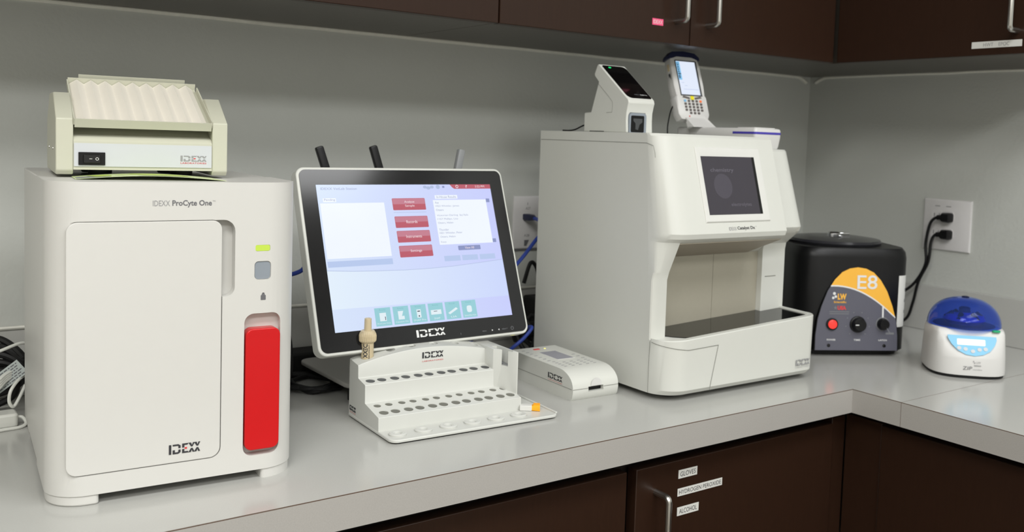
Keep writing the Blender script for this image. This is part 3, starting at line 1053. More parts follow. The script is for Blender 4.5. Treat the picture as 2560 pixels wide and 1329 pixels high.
text('lettering', 'LABORATORIES', FS2, (-.070, -.030, .0206, .0220), M['inkred'], rd)

# ================================================================== CHEMISTRY ANALYZER
ca = empty('chemistry_analyzer', 'large white chemistry analyzer with dark touch screen and open sample bay', 'analyzer', (-.9757, -.532, 0), -.0069)
CW, CD, CH = .357, .359, .4235


def tz(x, y):
    return .0945 + .048 * x + .03 * y


def ring(x, mode):
    rl = .042
    sb = rl - math.sqrt(max(0, rl * rl - (rl - x) ** 2)) if x < rl else 0
    rr_ = .022
    if x > CW - rr_:
        sb = rr_ - math.sqrt(max(0, rr_ * rr_ - (x - CW + rr_) ** 2))
    sh = sb * .75
    post = .038
    bay = .090
    fl = .077
    pt = .0
    if mode in ('L', 'Lo'):
        cw_ = max(post, sb * .2 + .034)
        if mode == 'Lo':
            cw_ = bay
        D_ = [(cw_, tz(x, cw_)), (cw_, .190 if mode == 'L' else .2135), (cw_ - (.004 if mode == 'L' else .001), .203 if mode == 'L' else .2195)]
        E_ = [(.010 + sb, .2520), (.003 + sb, .2580)]
        F_ = [(.0 + sb, .2660), (.045 + sh * .6, CH - .004), (.049 + sh * .6, CH)]
        H = CH
    else:
        cw_ = bay if mode == 'Ro' else fl
        D_ = [(cw_, tz(x, cw_)), (cw_, .2135 if mode == 'Ro' else .222), (cw_ - .001 - (0 if mode == 'Ro' else .001), .2195 if mode == 'Ro' else .234)]
        E_ = [(.046 + sb * .3, .2540), (.040 + sb * .3, .2590)]
        F_ = [(.0352 + sb * .5, .2670), (.0775 + sb * .5, .4000), (.0815 + sb * .5, .4035)]
        H = .4035
    zt = tz(x, 0)
    rimh = .0035
    A = [(.004 + sb, .0100), (-.004 + sb, .0180), (-.006 + sb, zt + rimh - .0015), (-.0045 + sb, zt + rimh), (.0055 + sb * .75, zt + rimh), (.0072 + sb * .75, zt)]
    P = A + D_ + E_ + F_ + [(CD, H), (CD, .0100)]
    return [(x, a, b2) for a, b2 in P]


st_ = [ring(x, 'L') for x in (0, .0015, .004, .008, .013, .019, .0255, .030)]
st_ += [ring(x, 'Lo') for x in (.0301, .036, .042, .15, .2680)]
st_ += [ring(x, 'Ro') for x in (.2681, .2970)]
st_ += [ring(x, 'Rp') for x in (.2971, .335, .341, .346, .350, .3535, .356, .357)]
hs = obj('housing', loft(st_), M['white3'], ca, smooth=21)
for k, (x0, x1) in enumerate(((.0302, .1838), (.1846, .2968))):
    bm = bmesh.new()
    loft([[(x, .0880, z) for x, z in ((x0, tz(x0, .09)), (x1, tz(x1, .09)), (x1, .2195), (x0, .2195))], [(x, .0899, z) for x, z in ((x0, tz(x0, .09)), (x1, tz(x1, .09)), (x1, .2195), (x0, .2195))]], bm=bm)
    obj('bay_door', bm, M['doorgrey'], ca)
bm = bmesh.new()
loft([[(x, .012, .2497), (x, .0878, .2187), (x, .0878, .2200), (x, .012, .2510)] for x in (.0304, .2678)], bm=bm)
obj('bay_ceiling', bm, M['soffit'], ca)


def plate(poly, lift, th):
    return loft([[(a, b2, tz(a, b2) + lift - th) for a, b2 in poly], [(a, b2, tz(a, b2) + lift) for a, b2 in poly]])


poly = [(.052, .0165), (.060, .0110), (.335, .0095), (.344, .0125), (.347, .020), (.347, .0760), (.2978, .0760), (.2978, .0870), (.0315, .0870), (.0315, .046), (.040, .030)]
obj('sample_tray', plate(poly, .0012, .0008), M['blackgloss'], ca)
rim_r = bmesh.new()
loft([[(x, y, z) for x, z in ((.348, tz(x, y) - .001), (.356, tz(x, y) - .001), (.356, tz(x, y) + .0032), (.3485, tz(x, y) + .0032))] for y in (.012, .04, .0765) for x in (.352,)], bm=rim_r)
obj('tray_rim', rim_r, M['white3'], ca)
# foot
obj('plinth', prism(rr(.03, .335, .03, .35, .02), 'z', 0, .0102), M['rubber'], ca)
# head screen
hv = Vector((0, .045, CH - .004 - .266)).normalized()
FH = (Vector((0, -.0001, .2660)), Vector((1, 0, 0)), hv)
scf = obj('screen_frame', None or on(FH, quad(0, .001, 0, .001), .001), M['white3'], ca)
bpy.data.objects.remove(scf)
O, U, V = FH
N = U.cross(V)


def rect3(x0, x1, y0, y1, h):
    return [O + U * a + V * b2 + N * h for a, b2 in quad(x0, x1, y0, y1)]


obj('screen_frame', loft([rect3(.0785, .2300, .0180, .1435, -.004), rect3(.0785, .2300, .0180, .1435, .0008), rect3(.0800, .2285, .0195, .1420, .0022), rect3(.0850, .2235, .0245, .1370, .0022), rect3(.0895, .2135, .0310, .1275, .0006)], caps=True), M['paper'], ca)
flat('touch_screen', FH, quad(.0890, .2145, .0305, .1280), M['s_chem'], ca, .0012, .0004)
flat('screen_bezel_shadow', FH, quad(.2085, .2145, .0305, .1280), M['blackgloss'], ca, .0014, .0002)
text('screen_text', 'chemistry', FH, (.1060, .1600, .1000, .1085), M['s_chemtext'], ca, .0015, bold=.02)
text('screen_text', 'electrolytes', FH, (.1420, .1900, .0425, .0500), M['s_chemtext'], ca, .0015, bold=.01)
flat('screen_shape', FH, circ(.130, .078, .021, 24), M['s_chemshape'], ca, .0014, .0001)
text('lettering', 'IDEXX', FH, (.1285, .1460, .0042, .0098), M['inklight'], ca)
text('lettering', 'Catalyst Dx', FH, (.1480, .1900, .0036, .0104), M['inkdark'], ca, bold=.02)
text('lettering', 'TM', FH, (.1912, .1940, .0085, .0100), M['inklight'], ca)
FCF = (Vector((0, -.0046, 0)), Vector((1, 0, 0)), Vector((0, -.002 / .085, 1)).normalized())
logo(FCF, (.3025, .3385, .0285, .0390), M['inklight'], ca, None, .0006)
text('lettering', 'LABORATORIES', FCF, (.3025, .3385, .0245, .0262), M['inklight'], ca, .0005)
# thin joint lines in the casing
bm = tube([(-.0002, .357, .4075), (-.0002, .066, .4075), (-.0002, .050, .4035), (-.0002, .0455, .392), (-.0002, .0445, .385)], .0004, 4, smooth=False)
obj('casing_joint', bm, M['seam'], ca)


def cornerpath(z0, z1, x_end):
    pts = []
    for k in range(13):
        x = .042 * (k / 12) ** 2
        sb = .042 - math.sqrt(max(0, .042 ** 2 - (.042 - x) ** 2))
        z = z0 + (z1 - z0) * k / 12
        pts.append((x - .0002 if k < 4 else x, -.0060 + sb - .0003, z))
    pts.append((x_end, -.0063, z1 + .002))
    return pts


bm = tube(cornerpath(.0925, .0835, .1075), .0004, 4, smooth=False)
tube([(.1075, -.0063, .0857), (.0925, -.0048, .0125)], .0004, 4, smooth=False, bm=bm)
tube([(-.0002, .040, .0930), (-.0002, .0405, .0105)], .0004, 4, smooth=False, bm=bm)
obj('access_cover_joint', bm, M['seam'], ca)
bm = tube([(.306, .0766, .1745), (.334, .0766, .1745)], .0006, 4, smooth=False)
obj('tip_drawer_slot', bm, M['seam'], ca)

# ------------------------------------------------------------------ little scanner on top of it
CM = Matrix.Translation((-.9757, -.532, 0)) @ Matrix.Rotation(-.0069, 4, 'Z')
sc_ = empty('strip_scanner', 'small white wedge-shaped scanner with sloping black face on the analyzer', 'scanner', CM @ Vector((.028, .150, CH + .0003)), -.0069)
SW = .0585
z_ = CH
sp_ = [(.0, .0), (.0015, .020), (.0010, .034), (-.0020, .0460), (-.0035, .0505), (-.0015, .0560), (.080, .1175), (.0845, .1170), (.0925, .1015), (.0915, .0970), (.0800, .0865), (.0985, .0345), (.1160, .0335), (.1170, .0320), (.1170, .0)]
shell = obj('shell', prism(sp_, 'x', 0, SW), M['white3'], sc_)
cut(shell, [prism(rr(.0050, .0430, -.01, .0335, (.006, .006, 0, 0)), 'y', -.02, .014)])
b_ = shell.modifiers.new('bevel', 'BEVEL')
b_.width, b_.segments, b_.limit_method, b_.angle_limit = .0022, 3, 'ANGLE', radians(38)
# recessed port with dark cavity
obj('port_frame', loft([[(x, -.0008, z) for x, z in rr(.0052, .0428, .0003, .0333, (.006, .006, 0, 0))], [(x, .0136, z) for x, z in rr(.0052, .0428, .0003, .0333, (.006, .006, 0, 0))]]), M['btn'], sc_)
obj('port_cavity', on(FR((0, -.0008, 0)), rr(.0085, .0375, .0010, .0290, .002, 3), .0004), M['black'], sc_)
obj('port_guide', on(FR((0, -.0012, 0)), [(.018, .006), (.024, .005), (.027, .014), (.033, .018), (.033, .024), (.013, .024), (.013, .020), (.018, .016)], .0006), M['greydark'], sc_)
vv_ = Vector((0, .0815, .0615)).normalized()
FSC = (Vector((0, -.0015, .0560)), Vector((1, 0, 0)), vv_)
obj('black_face', on(FSC, rr(.0028, SW - .0028, .0035, .0985, (.010, .004, .010, .004), 6), .0007), M['blackgloss'], sc_)
flat('status_light', FSC, circ(.0175, .0925, .0030, 14, .0018), M['led'], sc_, .0011)
text('lettering', 'IDEXX', FSC, (.0220, .0330, .0120, .0145), M['inkfaint'], sc_, .0010)
text('lettering', 'SNAP Pro', FSC, (.0345, .0500, .0116, .0146), M['inkwhite'], sc_, .0010)
obj('side_joint', tube([(-.0002, .082, .085), (-.0002, .050, .061), (-.0002, .040, .052), (-.0002, .039, .045), (-.0002, .040, .034), (-.0002, .055, .0335)], .0003, 4, smooth=False), M['seam'], sc_)
obj('vent_slot', box(-.0003, .001, .060, .100, .0006, .0018), M['rubber'], sc_)
bm = tube([(.022, .1165, .0145), (.022, .1300, .0145)], .0042, 10, smooth=False)
obj('plug', bm, M['black'], sc_)
obj('cord', tube([(.022, .129, .0145), (.020, .145, .011), (.016, .162, .004), (.012, .175, .0015), (.008, .19, .0015)], .0014, 8), M['black'], sc_)

# ------------------------------------------------------------------ flip-up handheld terminal on its base
hb = empty('blood_gas_reader', 'grey-white handheld terminal tilted up from its low base, screen lit', 'reader', CM @ Vector((.2848, .0962, .4038)), -.0069)
BW, BD, BH = .0705, .205, .0370
obj('base_unit', loft([[(x, y, z) for x, y in rr(0 + i_, BW - i_, 0 + i_, BD - i_, .006, 4)] for z, i_ in ((0, .0035), (.004, .002), (.022, 0), (.033, 0), (.0360, .0012), (BH, .004))]), M['white2'], hb)
obj('base_stripe', loft([[(x, y, z) for x, y in rr(-.0006, BW + .0006, -.0006, .055, (.0, .0, .0066, .0066), 4)] for z in (.0262, .0302)]), M['bluestripe'], hb)
obj('card_cover', loft([[(x, y, z) for x, y in rr(.004, BW - .012, .004, .050, .005, 4)] for z in (BH - .001, BH + .0012)]), M['white2'], hb)
# terminal frame, from the camera fit
hx, hy, hz = -.7055, -.26, .5031
inv = (CM @ Matrix.Translation((.2848, .0962, .4038))).inverted()
Rz = Matrix.Rotation(-.0895 + .0069, 3, 'Z')
tt = .3503
HO = inv @ Vector((hx, hy, hz))
HU = Rz @ Vector((1, 0, 0))
HV = Rz @ Vector((0, sin(tt), cos(tt)))
FHH = (HO, HU, HV)
O, U, V = FHH
N = U.cross(V)
outl = [(-.0110, .0800), (-.0150, .0650), (-.0160, .0200), (-.0140, -.0020), (-.0170, -.0060), (-.0170, -.0400), (-.0110, -.0500), (.0100, -.0520), (.0380, -.0520), (.0590, -.0500), (.0650, -.0400), (.0650, -.0060), (.0620, -.0020), (.0640, .0200), (.0630, .0650), (.0590, .0800), (.0400, .0830), (.0080, .0830)]
outl = [(.024 + (a - .024) * .93, b2) for a, b2 in outl]


def ins(pl, s):
    cx, cy = .024, .015
    return [(cx + (a - cx) * (1 - s), cy + (b2 - cy) * (1 - s)) for a, b2 in pl]


def lay(pl, h):
    return [O + U * a + V * b2 + N * h for a, b2 in pl]


tm = obj('terminal', loft([lay(ins(outl, .10), -.024), lay(ins(outl, .01), -.019), lay(outl, -.010), lay(ins(outl, .01), -.002), lay(ins(outl, .06), .0)]), M['white2'], hb)
obj('bumper', loft([lay([(.024 + (a - .024) * s, .079 + (b2 - .079) * s) for a, b2 in ((-.016, .0800), (-.0160, .0740), (-.0080, .0745), (.004, .0790), (.024, .0790), (.044, .0790), (.056, .0745), (.064, .0740), (.064, .0800), (.054, .0890), (.024, .0920), (-.006, .0890))], h) for h, s in ((-.022, .9), (-.012, 1.0), (.0005, .94))]), M['navy'], hb)
flat('screen_glass', FHH, rr(-.002, .0515, -.0025, .0715, .001, 2), M['greydark'], hb, .0006, .002)
flat('screen', FHH, quad(.0003, .0470, .0, .0690), M['s_hh'], hb, .0009, .0002)
flat('screen_banner', FHH, quad(.0003, .0085, .0300, .0680), M['s_hhblue'], hb, .0011, .0002)
text('screen_text', 'epoc', (O, V, -U), (.0330, .0660, -.0075, -.0010), M['s_dark'], hb, .0013, bold=.02)
flat('screen_line', FHH, quad(.008, .044, .0105, .0112), M['s_line'], hb, .0011, .0001)
flat('screen_line', FHH, quad(.005, .012, .024, .0247), M['s_line'], hb, .0011, .0001)
flat('screen_line', FHH, quad(.012, .018, .018, .0187), M['s_line'], hb, .0011, .0001)
ky = []
for r_ in range(5):
    for c_ in range(5):
        x, y = .0055 + c_ * .0096, -.0130 - r_ * .0062
        if r_ == 4 and c_ in (0, 4):
            continue
        mk = 'bluekey' if (r_, c_) == (0, 0) else 'orangekey' if (r_, c_) == (0, 4) else 'keydark'
        flat('key', FHH, rr(x - .0027, x + .0027, y - .0022, y + .0022, .0012, 2), M[mk], hb, .0012, .001)
flat('key', FHH, rr(.0205, .0285, -.0105, -.0030, .001, 2), M['yellowkey'], hb, .0014, .001)
flat('key', FHH, [(.0005, -.0060), (.0180, -.0095), (.0180, -.0058), (.0040, -.0030)], M['keydark'], hb, .0010, .001)
flat('key', FHH, [(.0310, -.0095), (.0485, -.0060), (.0450, -.0030), (.0310, -.0058)], M['keydark'], hb, .0010, .001)
flat('power_key', FHH, circ(.010, -.0445, .0014, 10), M['inkred'], hb, .0008)
FHS = (O + U * (.024 - .04 * .93 - .0002), -N, V)
for y0, y1, mk in ((.050, .064, 'cream'), (.026, .045, 'greydark')):
    obj('side_key', on((O + U * (-.0128), -N, V), quad(.006, .0125, y0, y1), .0020), M[mk], hb, bev=.0005)
# hinge block between terminal and base
obj('hinge', loft([lay([(.000, -.046), (.046, -.046), (.046, -.040), (.000, -.040)], -.012), lay([(.000, -.046), (.046, -.046), (.046, -.040), (.0, -.040)], -.001), [Vector((HO.x - .002, HO.y - .040, BH)), Vector((HO.x + .054, HO.y - .044, BH)), Vector((HO.x + .054, HO.y - .030, BH)), Vector((HO.x - .002, HO.y - .026, BH))]]), M['white2'], hb)
obj('hinge_arm', tube([(HO.x + .004, HO.y - .024, BH - .001), (HO.x + .004, HO.y - .019, BH + .010)], .006, 12, smooth=False), M['white2'], hb)
obj('hinge_arm', tube([(HO.x + .046, HO.y - .028, BH - .001), (HO.x + .046, HO.y - .022, BH + .010)], .006, 12, smooth=False), M['white2'], hb)
obj('charging_cord', tube([O + U * (-.012) + V * (-.018) - N * .016, O + U * (-.022) + V * (-.032) - N * .016, O + U * (-.036) + V * (-.060) - N * .014, O + U * (-.042) + V * (-.078) - N * .012, O + U * (-.043) + V * (-.0815) - N * .010], .0013, 8), M['black'], hb)

# ================================================================== BENCH CENTRIFUGE
ce = empty('centrifuge', 'black bench centrifuge with round lid and yellow and slate front panel', 'centrifuge', (-.3365, -.3515, 0), -.52)
EW, ED, EH = .235, .250, .214
rg = []
for z, s in ((.0085, .97), (.012, 1.0), (.195, 1.0), (.206, .985), (EH, .94)):
    rg.append([(a * s, b2 * s, z) for a, b2 in sup(EW, ED, 6, 80)])
obj('body', loft(rg), M['black'], ce, smooth=40)
obj('base_skirt', loft([[(a * .92, b2 * .92, z) for a, b2 in sup(EW, ED, 6, 48)] for z in (.002, .0086)]), M['rubber'], ce)
for x in (-.08, .08):
    for y in (-.09, .09):
        obj('foot', lathe([(.010, 0), (.011, .0025)], x, y, 14), M['rubber'], ce)
obj('lid', lathe([(.094, EH), (.096, EH + .004), (.093, EH + .0085), (.06, EH + .0125), (.03, EH + .0140), (.0, EH + .0142)][:-1], .0, .0, 48), M['lidgrey'], ce)
obj('lid_latch', loft([[(x, y, z) for x, y in rr(-.013, .013, -.010, .010, .006, 4)] for z in (EH + .0135, EH + .018)] + [[(x, y, EH + .0215) for x, y in rr(-.009, .009, -.007, .007, .005, 4)]]), M['chrome'], ce)
obj('lid_lever', box(.004, .034, -.004, .004, EH + .0165, EH + .0200), M['chrome'], ce, bev=.0012)
obj('lid_lever', box(-.006, .003, -.038, .0, EH + .0150, EH + .0175), M['chrome'], ce, bev=.001)
# leaning arched front plate
PV = Vector((0, .010, .165)).normalized()
FE = (Vector((0, -ED / 2 - .010, .0130)), Vector((1, 0, 0)), PV)
PH = .165
arch = [(.0860, 0), (.0855, .03), (.0815, .062), (.0740, .088), (.0620, .118), (.0480, .140), (.0330, .155), (.0170, .1625), (0, .165)]
arch = arch + [(-a, b2) for a, b2 in arch[-2::-1]]
obj('front_plate', on(FE, arch, .0, .018), M['black'], ce)
sm = lambda x: .1285 - .0004 - 2.9 * (x + .045) ** 2 if x > -.045 else .1285 - 1.2 * (x + .045) ** 2
# split of the print: amber above the curve, slate below
ar = [(a * .985, b2 * .992 + .0006) for a, b2 in arch]


def xat(side, y):
    L = ar[:9] if side > 0 else ar[8:][::-1]
    for (xa, ya), (xb, yb) in zip(L, L[1:]):
        if ya <= y <= yb:
            return xa + (xb - xa) * (y - ya) / (yb - ya)
    return 0


def crv(t):
    return (-.0585 + t * .1365, .1265 + .012 * t - .0725 * t * t)


xs = [crv(k / 16) for k in range(17)]
xs[0] = (xat(-1, xs[0][1]), xs[0][1])
xs[-1] = (xat(1, xs[-1][1]), xs[-1][1])
up_ = [p for p in ar if (p[1] > xs[0][1] if p[0] < 0 else p[1] > xs[-1][1])]
lo_r = [p for p in ar[:9] if p[1] < xs[-1][1]]
lo_l = [p for p in ar[8:] if p[1] < xs[0][1]]
flat('amber_print', FE, xs + up_, M['yellow'], ce, .0005, .0004)
flat('slate_print', FE, lo_r + xs[::-1] + lo_l, M['slate'], ce, .0005, .0004)
flat('white_curve', FE, [(a, b2 - .0012) for a, b2 in xs] + [(a, b2 + .0016) for a, b2 in xs[::-1]], M['inkwhite'], ce, .0008, .0003)
text('lettering', 'E8', FE, (-.0015, .0400, .1215, .1490), M['inkwhite'], ce, .0012, bold=.008)
text('lettering', 'LW', FE, (-.0410, -.0230, .1000, .1120), M['yellow'], ce, .0010, bold=.05)
text('lettering', 'Scientific', FE, (-.0490, -.0230, .0935, .0975), M['yellow'], ce, .0010, bold=.02)
for cx, cy, q in ((-.0480, .1120, .0030), (-.0450, .1060, .0026), (-.0500, .1035, .0026)):
    flat('logo_dot', FE, circ(cx, cy, q, 10), M['inkwhite'], ce, .0010, .0004)
text('lettering', 'USA', FE, (-.0410, -.0230, .0800, .0880), M['inkred'], ce, .0010, bold=.06)
star = [((-.0450 + (.0042 if k % 2 == 0 else .0018) * sin(pi * k / 5)), .0840 + (.0042 if k % 2 == 0 else .0018) * cos(pi * k / 5)) for k in range(10)]
flat('logo_star', FE, star, M['inkfaint'], ce, .0010, .0004)
for y in (.0755, .0715):
    flat('small_print', FE, quad(-.0570, -.0170, y, y + .0016), M['inkfaint'], ce, .0009, .0003)
# controls
FEo = FE
O, U, V = FE
N = U.cross(V)


def knob(name, cx, cy, prof, m_, n=28):
    rings = [[O + U * (cx + q * cos(2 * pi * k / n)) + V * (cy + q * sin(2 * pi * k / n)) + N * h for k in range(n)] for q, h in prof]
    return obj(name, loft(rings), M[m_], ce)


knob('lamp_surround', -.0515, .0520, ((.0118, 0), (.0118, .004), (.0095, .0045)), 'black')
knob('red_switch', -.0515, .0520, ((.0088, .003), (.0086, .0065), (.0070, .0075)), 'redlamp')
knob('timer_knob', .0015, .0520, ((.0165, 0), (.0160, .003), (.0135, .004), (.0125, .014), (.0110, .0152)), 'black')
flat('knob_pointer', (O + N * .0153, U, V), quad(-.0090, -.0020, .0513, .0530), M['inkwhite'], ce, .0003)
flat('dial_ring', FE, circ(.0530, .0535, .0138, 28), M['inkfaint'], ce, .0008, .0003)
knob('latch_knob', .0530, .0530, ((.0118, .0005), (.0115, .006), (.0095, .012)), 'black')
flat('dial_stem', FE, quad(.0515, .0548, .0660, .0890), M['inkwhite'], ce, .0009, .0003)
flat('dial_stem', FE, [(.0560, .0470), (.0580, .0460), (.0640, .0370), (.0625, .0360)], M['inkfaint'], ce, .0125, .0004)
flat('small_print', FE, quad(.0600, .0770, .0325, .0365), M['inkfaint'], ce, .0009, .0003)
for a in range(8):
    t = radians(-50 + a * 40)
    flat('dial_tick', FE, circ(.0015 + .0245 * cos(t), .0520 + .0245 * sin(t), .0012, 8), M['inkfaint'], ce, .0009, .0003)
for s, x, hw in (('POWER', -.0520, .0090), ('TIME', .0010, .0068), ('LATCH', .0540, .0085)):
    text('lettering', s, FE, (x - hw, x + hw, .0195, .0228), M['inkwhite'], ce, .0009, bold=.02)
for x in (-.0570, .0575):
    knob('screw', x, .0100, ((.0036, 0), (.0032, .0016), (.002, .002)), 'blackgloss', 12)
# wrap-around white sticker on the right front corner
sp2 = sup(EW + .0012, ED + .0012, 6, 720)
seg = [p for p in sp2 if p[0] > .0870 and -ED / 2 * 1.01 < p[1] < -.045]
seg.sort(key=lambda p: math.atan2(p[1], p[0]))
bm = bmesh.new()
loft([[(a, b2, .058) for a, b2 in seg], [(a, b2, .161) for a, b2 in seg]], caps=False, closed=False, bm=bm)
obj('side_sticker', bm, M['paper'], ce)
bm = bmesh.new()
for k in range(3):
    s3 = [(a + .0004, b2) for a, b2 in seg[len(seg) // 3:len(seg) // 3 + 40]]
    loft([[(a, b2, .085 + .022 * k) for a, b2 in s3], [(a, b2, .091 + .022 * k) for a, b2 in s3]], caps=False, closed=False, bm=bm)
obj('sticker_print', bm, M['inkfaint'], ce)

# ================================================================== MINI CENTRIFUGE
mc = empty('mini_centrifuge', 'small white mini centrifuge with translucent blue dome lid near right wall', 'centrifuge', (-.3079, -.6355, 0), -.8)
ZW, ZD = .1368, .148


def zring(z, s=1.0, fr=0.0):
    o = []
    for a, b2 in sup(ZW * s, ZD * s, 3.2, 72):
        if fr:
            b2 = max(b2, -ZD / 2 * s + fr)
        o.append((a, b2, z))
    return o


obj('rubber_base', loft([zring(0.0, .965), zring(.006, .985)]), M['rubber'], mc)
obj('body', loft([zring(.0058, 1.0), zring(.012, 1.005), zring(.036, .995), zring(.040, .992, .001), zring(.060, .975, .010), zring(.078, .955, .0190), zring(.0835, .93, .0205), zring(.0860, .90, .0225)]), M['white2'], mc, smooth=50)
# lid: a shell with real thickness
dn = 40


def dome(rx, ry, h, z0, n=12, rev=False):
    rings = []
    for k in range(n):
        t = k / n * pi / 2 * .985
        rings.append([(rx * cos(t) ** .85 * cos(2 * pi * j / dn), .004 + ry * cos(t) ** .85 * sin(2 * pi * j / dn), z0 + h * sin(t)) for j in range(dn)])
    return rings


d_out = dome(.0655, .0650, .0520, .0862)
d_in = dome(.0632, .0627, .0497, .0862)
bm = bmesh.new()
loft(d_out + [], caps=False, bm=bm)
loft(d_in, caps=False, bm=bm)
loft([d_out[0], d_in[0]], caps=False, bm=bm)
bm.faces.new([bm.verts.new(p) for p in d_out[-1]])
bm.faces.new([bm.verts.new(p) for p in d_in[-1]])
obj('dome_lid', bm, M['dome'], mc, smooth=60)
obj('lid_knob', lathe([(.006, .1375), (.007, .139), (.004, .1400)], 0, .004, 16), M['navy'], mc)
obj('rotor_well', lathe([(.055, .0861), (.054, .0875), (.030, .0885), (.012, .0885)], 0, .004, 32), M['navy'], mc)
obj('rotor', lathe([(.030, .0886), (.038, .096), (.034, .104), (.012, .107), (.008, .112)], 0, .004, 24), M['bluestripe'], mc)
for k in range(6):
    t = k * pi / 3
    obj('tube_slot', tube([(.034 * cos(t), .004 + .034 * sin(t), .098), (.020 * cos(t), .004 + .020 * sin(t), .108)], .005, 8, smooth=False), M['black'], mc)
obj('rotor_cap', lathe([(.010, .107), (.010, .118), (.006, .120)], 0, .004, 18), M['navy'], mc)
# front control label on the sloping face
zv = Vector((0, .0165, .0400)).normalized()
FZ_ = (Vector((0, -.0728, .0385)), Vector((1, 0, 0)), zv)
half = [(-.043, .0400), (.041, .0400), (.0415, .034), (.038, .024), (.030, .013), (.018, .006), (.003, .003), (-.012, .005), (-.026, .012), (-.037, .024), (-.0425, .034)]
flat('control_label', FZ_, half[::-1], M['skyblue'], mc, .0022, .0018)
flat('display', FZ_, rr(-.0270, .0215, .0225, .0335, .001, 2), M['s_lcd'], mc, .0026, .0006)
for k, (x, y) in enumerate(((-.0240, .0165), (-.0130, .0150), (-.0005, .0115), (.0110, .0150), (.0215, .0165))):
    flat('button', FZ_, circ(x, y, .0038, 14, .0034), M['panelwhite'], mc, .0030, .0010)
FZ2 = FR((0, -ZD / 2 - .0008, 0))
text('lettering', 'ZIP', FZ2, (-.0170, -.0010, .0165, .0228), M['ink'], mc, .0006, bold=-.005)
text('lettering', 'combo', FZ2, (.0000, .0160, .0168, .0190), M['inklight'], mc, .0006)
text('lettering', 'LW', FZ2, (.0060, .0130, .0290, .0325), M['inklight'], mc, .0006)
for cx, cy in ((.0010, .0325), (.0030, .0300)):
    flat('logo_dot', FZ2, circ(cx, cy, .0010, 8), M['inklight'], mc, .0006)
flat('small_print', FZ2, quad(.0020, .0140, .0245, .0256), M['inklight'], mc, .0006)
obj('release_key', loft([[(x, y, z) for x, y in rr(.036, .050, -.054, -.047, .003, 3)] for z in (.0842, .0872)]), M['greenkey'], mc)
obj('power_cord', tube([(.0670, .035, .03), (.0780, .040, .028), (.0880, .052, .015), (.094, .070, .0035), (.090, .10, .003)], .003, 8), M['black'], mc)

# ================================================================== OUTLETS, PLUGS, CORDS
wo = empty('wall_outlet', 'white double-width outlet plate on right wall with two black plugs', 'outlet', (0, -.405, .245))
FO = FR((0, 0, 0), (0, -1, 0))
obj('cover_plate', loft([on_ for on_ in ([(-.0004, y, z) for y, z in quad(-.0578, .0578, -.0575, .0575)], [(-.0040, y, z) for y, z in quad(-.0575, .0575, -.0572, .0572)], [(-.0058, y, z) for y, z in quad(-.0545, .0545, -.0542, .0542)])]), M['outlet'], wo)
for yc in (.0235, -.0035):
    for zc in (.0195, -.0195):
        F_ = FR((-.0058, yc, zc), (0, -1, 0))
        sk_ = obj('socket', on(F_, rr(-.0145, .0145, -.0125, .0125, .010, 6), .0012), M['outlet'], wo)
        for x in (-.006, .006):
            flat('socket_slot', F_, quad(x - .0009, x + .0009, -.002, .006), M['ink'], wo, .0015, .0006)
        flat('socket_slot', F_, circ(0, -.007, .0020, 10), M['ink'], wo, .0015, .0006)
for yc in (.0235, -.0035):
    flat('plate_print', FR((-.0058, yc, .0420), (0, -1, 0)), quad(-.006, .006, -.001, .001), M['inklight'], wo, .0003)


def plug_cord(label, z, pts):
    e = empty('power_plug', label, 'plug', (-.0070, -.4115, z), group='plugs in the right wall outlet')
    bm = loft([[(-.0005, y, zz) for y, zz in rr(-.0110, .0110, -.0105, .0105, .005, 3)], [(-.014, y, zz) for y, zz in rr(-.0115, .0115, -.0110, .0110, .005, 3)], [(-.021, y, zz) for y, zz in rr(-.009, .009, -.0085, .0085, .004, 3)]])
    obj('plug_body', bm, M['black'], e)
    o_ = Vector((-.0070, -.4115, z))
    P = [Vector((-.012, .004, 0)), Vector((-.017, .020, -.001))] + [Vector(p) - o_ for p in pts]
    obj('cord', tube(P, .0034, 10), M['black'], e)
    obj('strain_relief', tube([(-.012, .002, 0), (-.015, .012, -.0005), (-.0165, .019, -.001)], .0058, 10), M['black'], e)


plug_cord('upper black plug in the right wall outlet with hanging cord', .2627, [(-.028, -.379, .246), (-.030, -.372, .20), (-.032, -.376, .155), (-.034, -.352, .108), (-.040, -.315, .075), (-.06, -.26, .03), (-.08, -.22, .006)])
plug_cord('lower black plug in the right wall outlet with hanging cord', .2240, [(-.028, -.384, .205), (-.032, -.3820, .160), (-.034, -.362, .112), (-.036, -.352, .062), (-.040, -.338, .022), (-.06, -.30, .0045), (-.09, -.25, .0045)])

np_ = empty('data_outlet', 'white data jack plate on back wall beside the chemistry analyzer', 'outlet', (-.855, 0, .2365))
FN = FR((0, -.0050, 0))
obj('cover_plate', loft([[(x, y, z) for x, z in quad(-.058 + i_, .058 - i_, -.0540 + i_, .0540 - i_)] for y, i_ in ((-.0004, 0), (-.0034, .0003), (-.0052, .0035))]), M['outlet'], np_)
text('lettering', 'A27', FN, (-.030, -.018, .0265, .0315), M['ink'], np_, .0004)
text('lettering', 'A28', FN, (-.032, -.019, -.0290, -.0240), M['ink'], np_, .0004)
flat('socket_slot', FN, quad(-.0255, -.0245, .036, .041), M['ink'], np_, .0004)
flat('data_jack', FN, quad(-.0330, -.0190, .004, .018), M['grey'], np_, .0012)
flat('data_jack', FN, [(-.031, -.048), (-.026, -.048), (-.020, -.036), (-.031, -.036)], M['ink'], np_, .0012)
obj('plate_bottom_line', box(-.060, .060, -.004, -.0004, -.0570, -.0545), M['ink'], np_)  # dark line along the lower edge of the plate

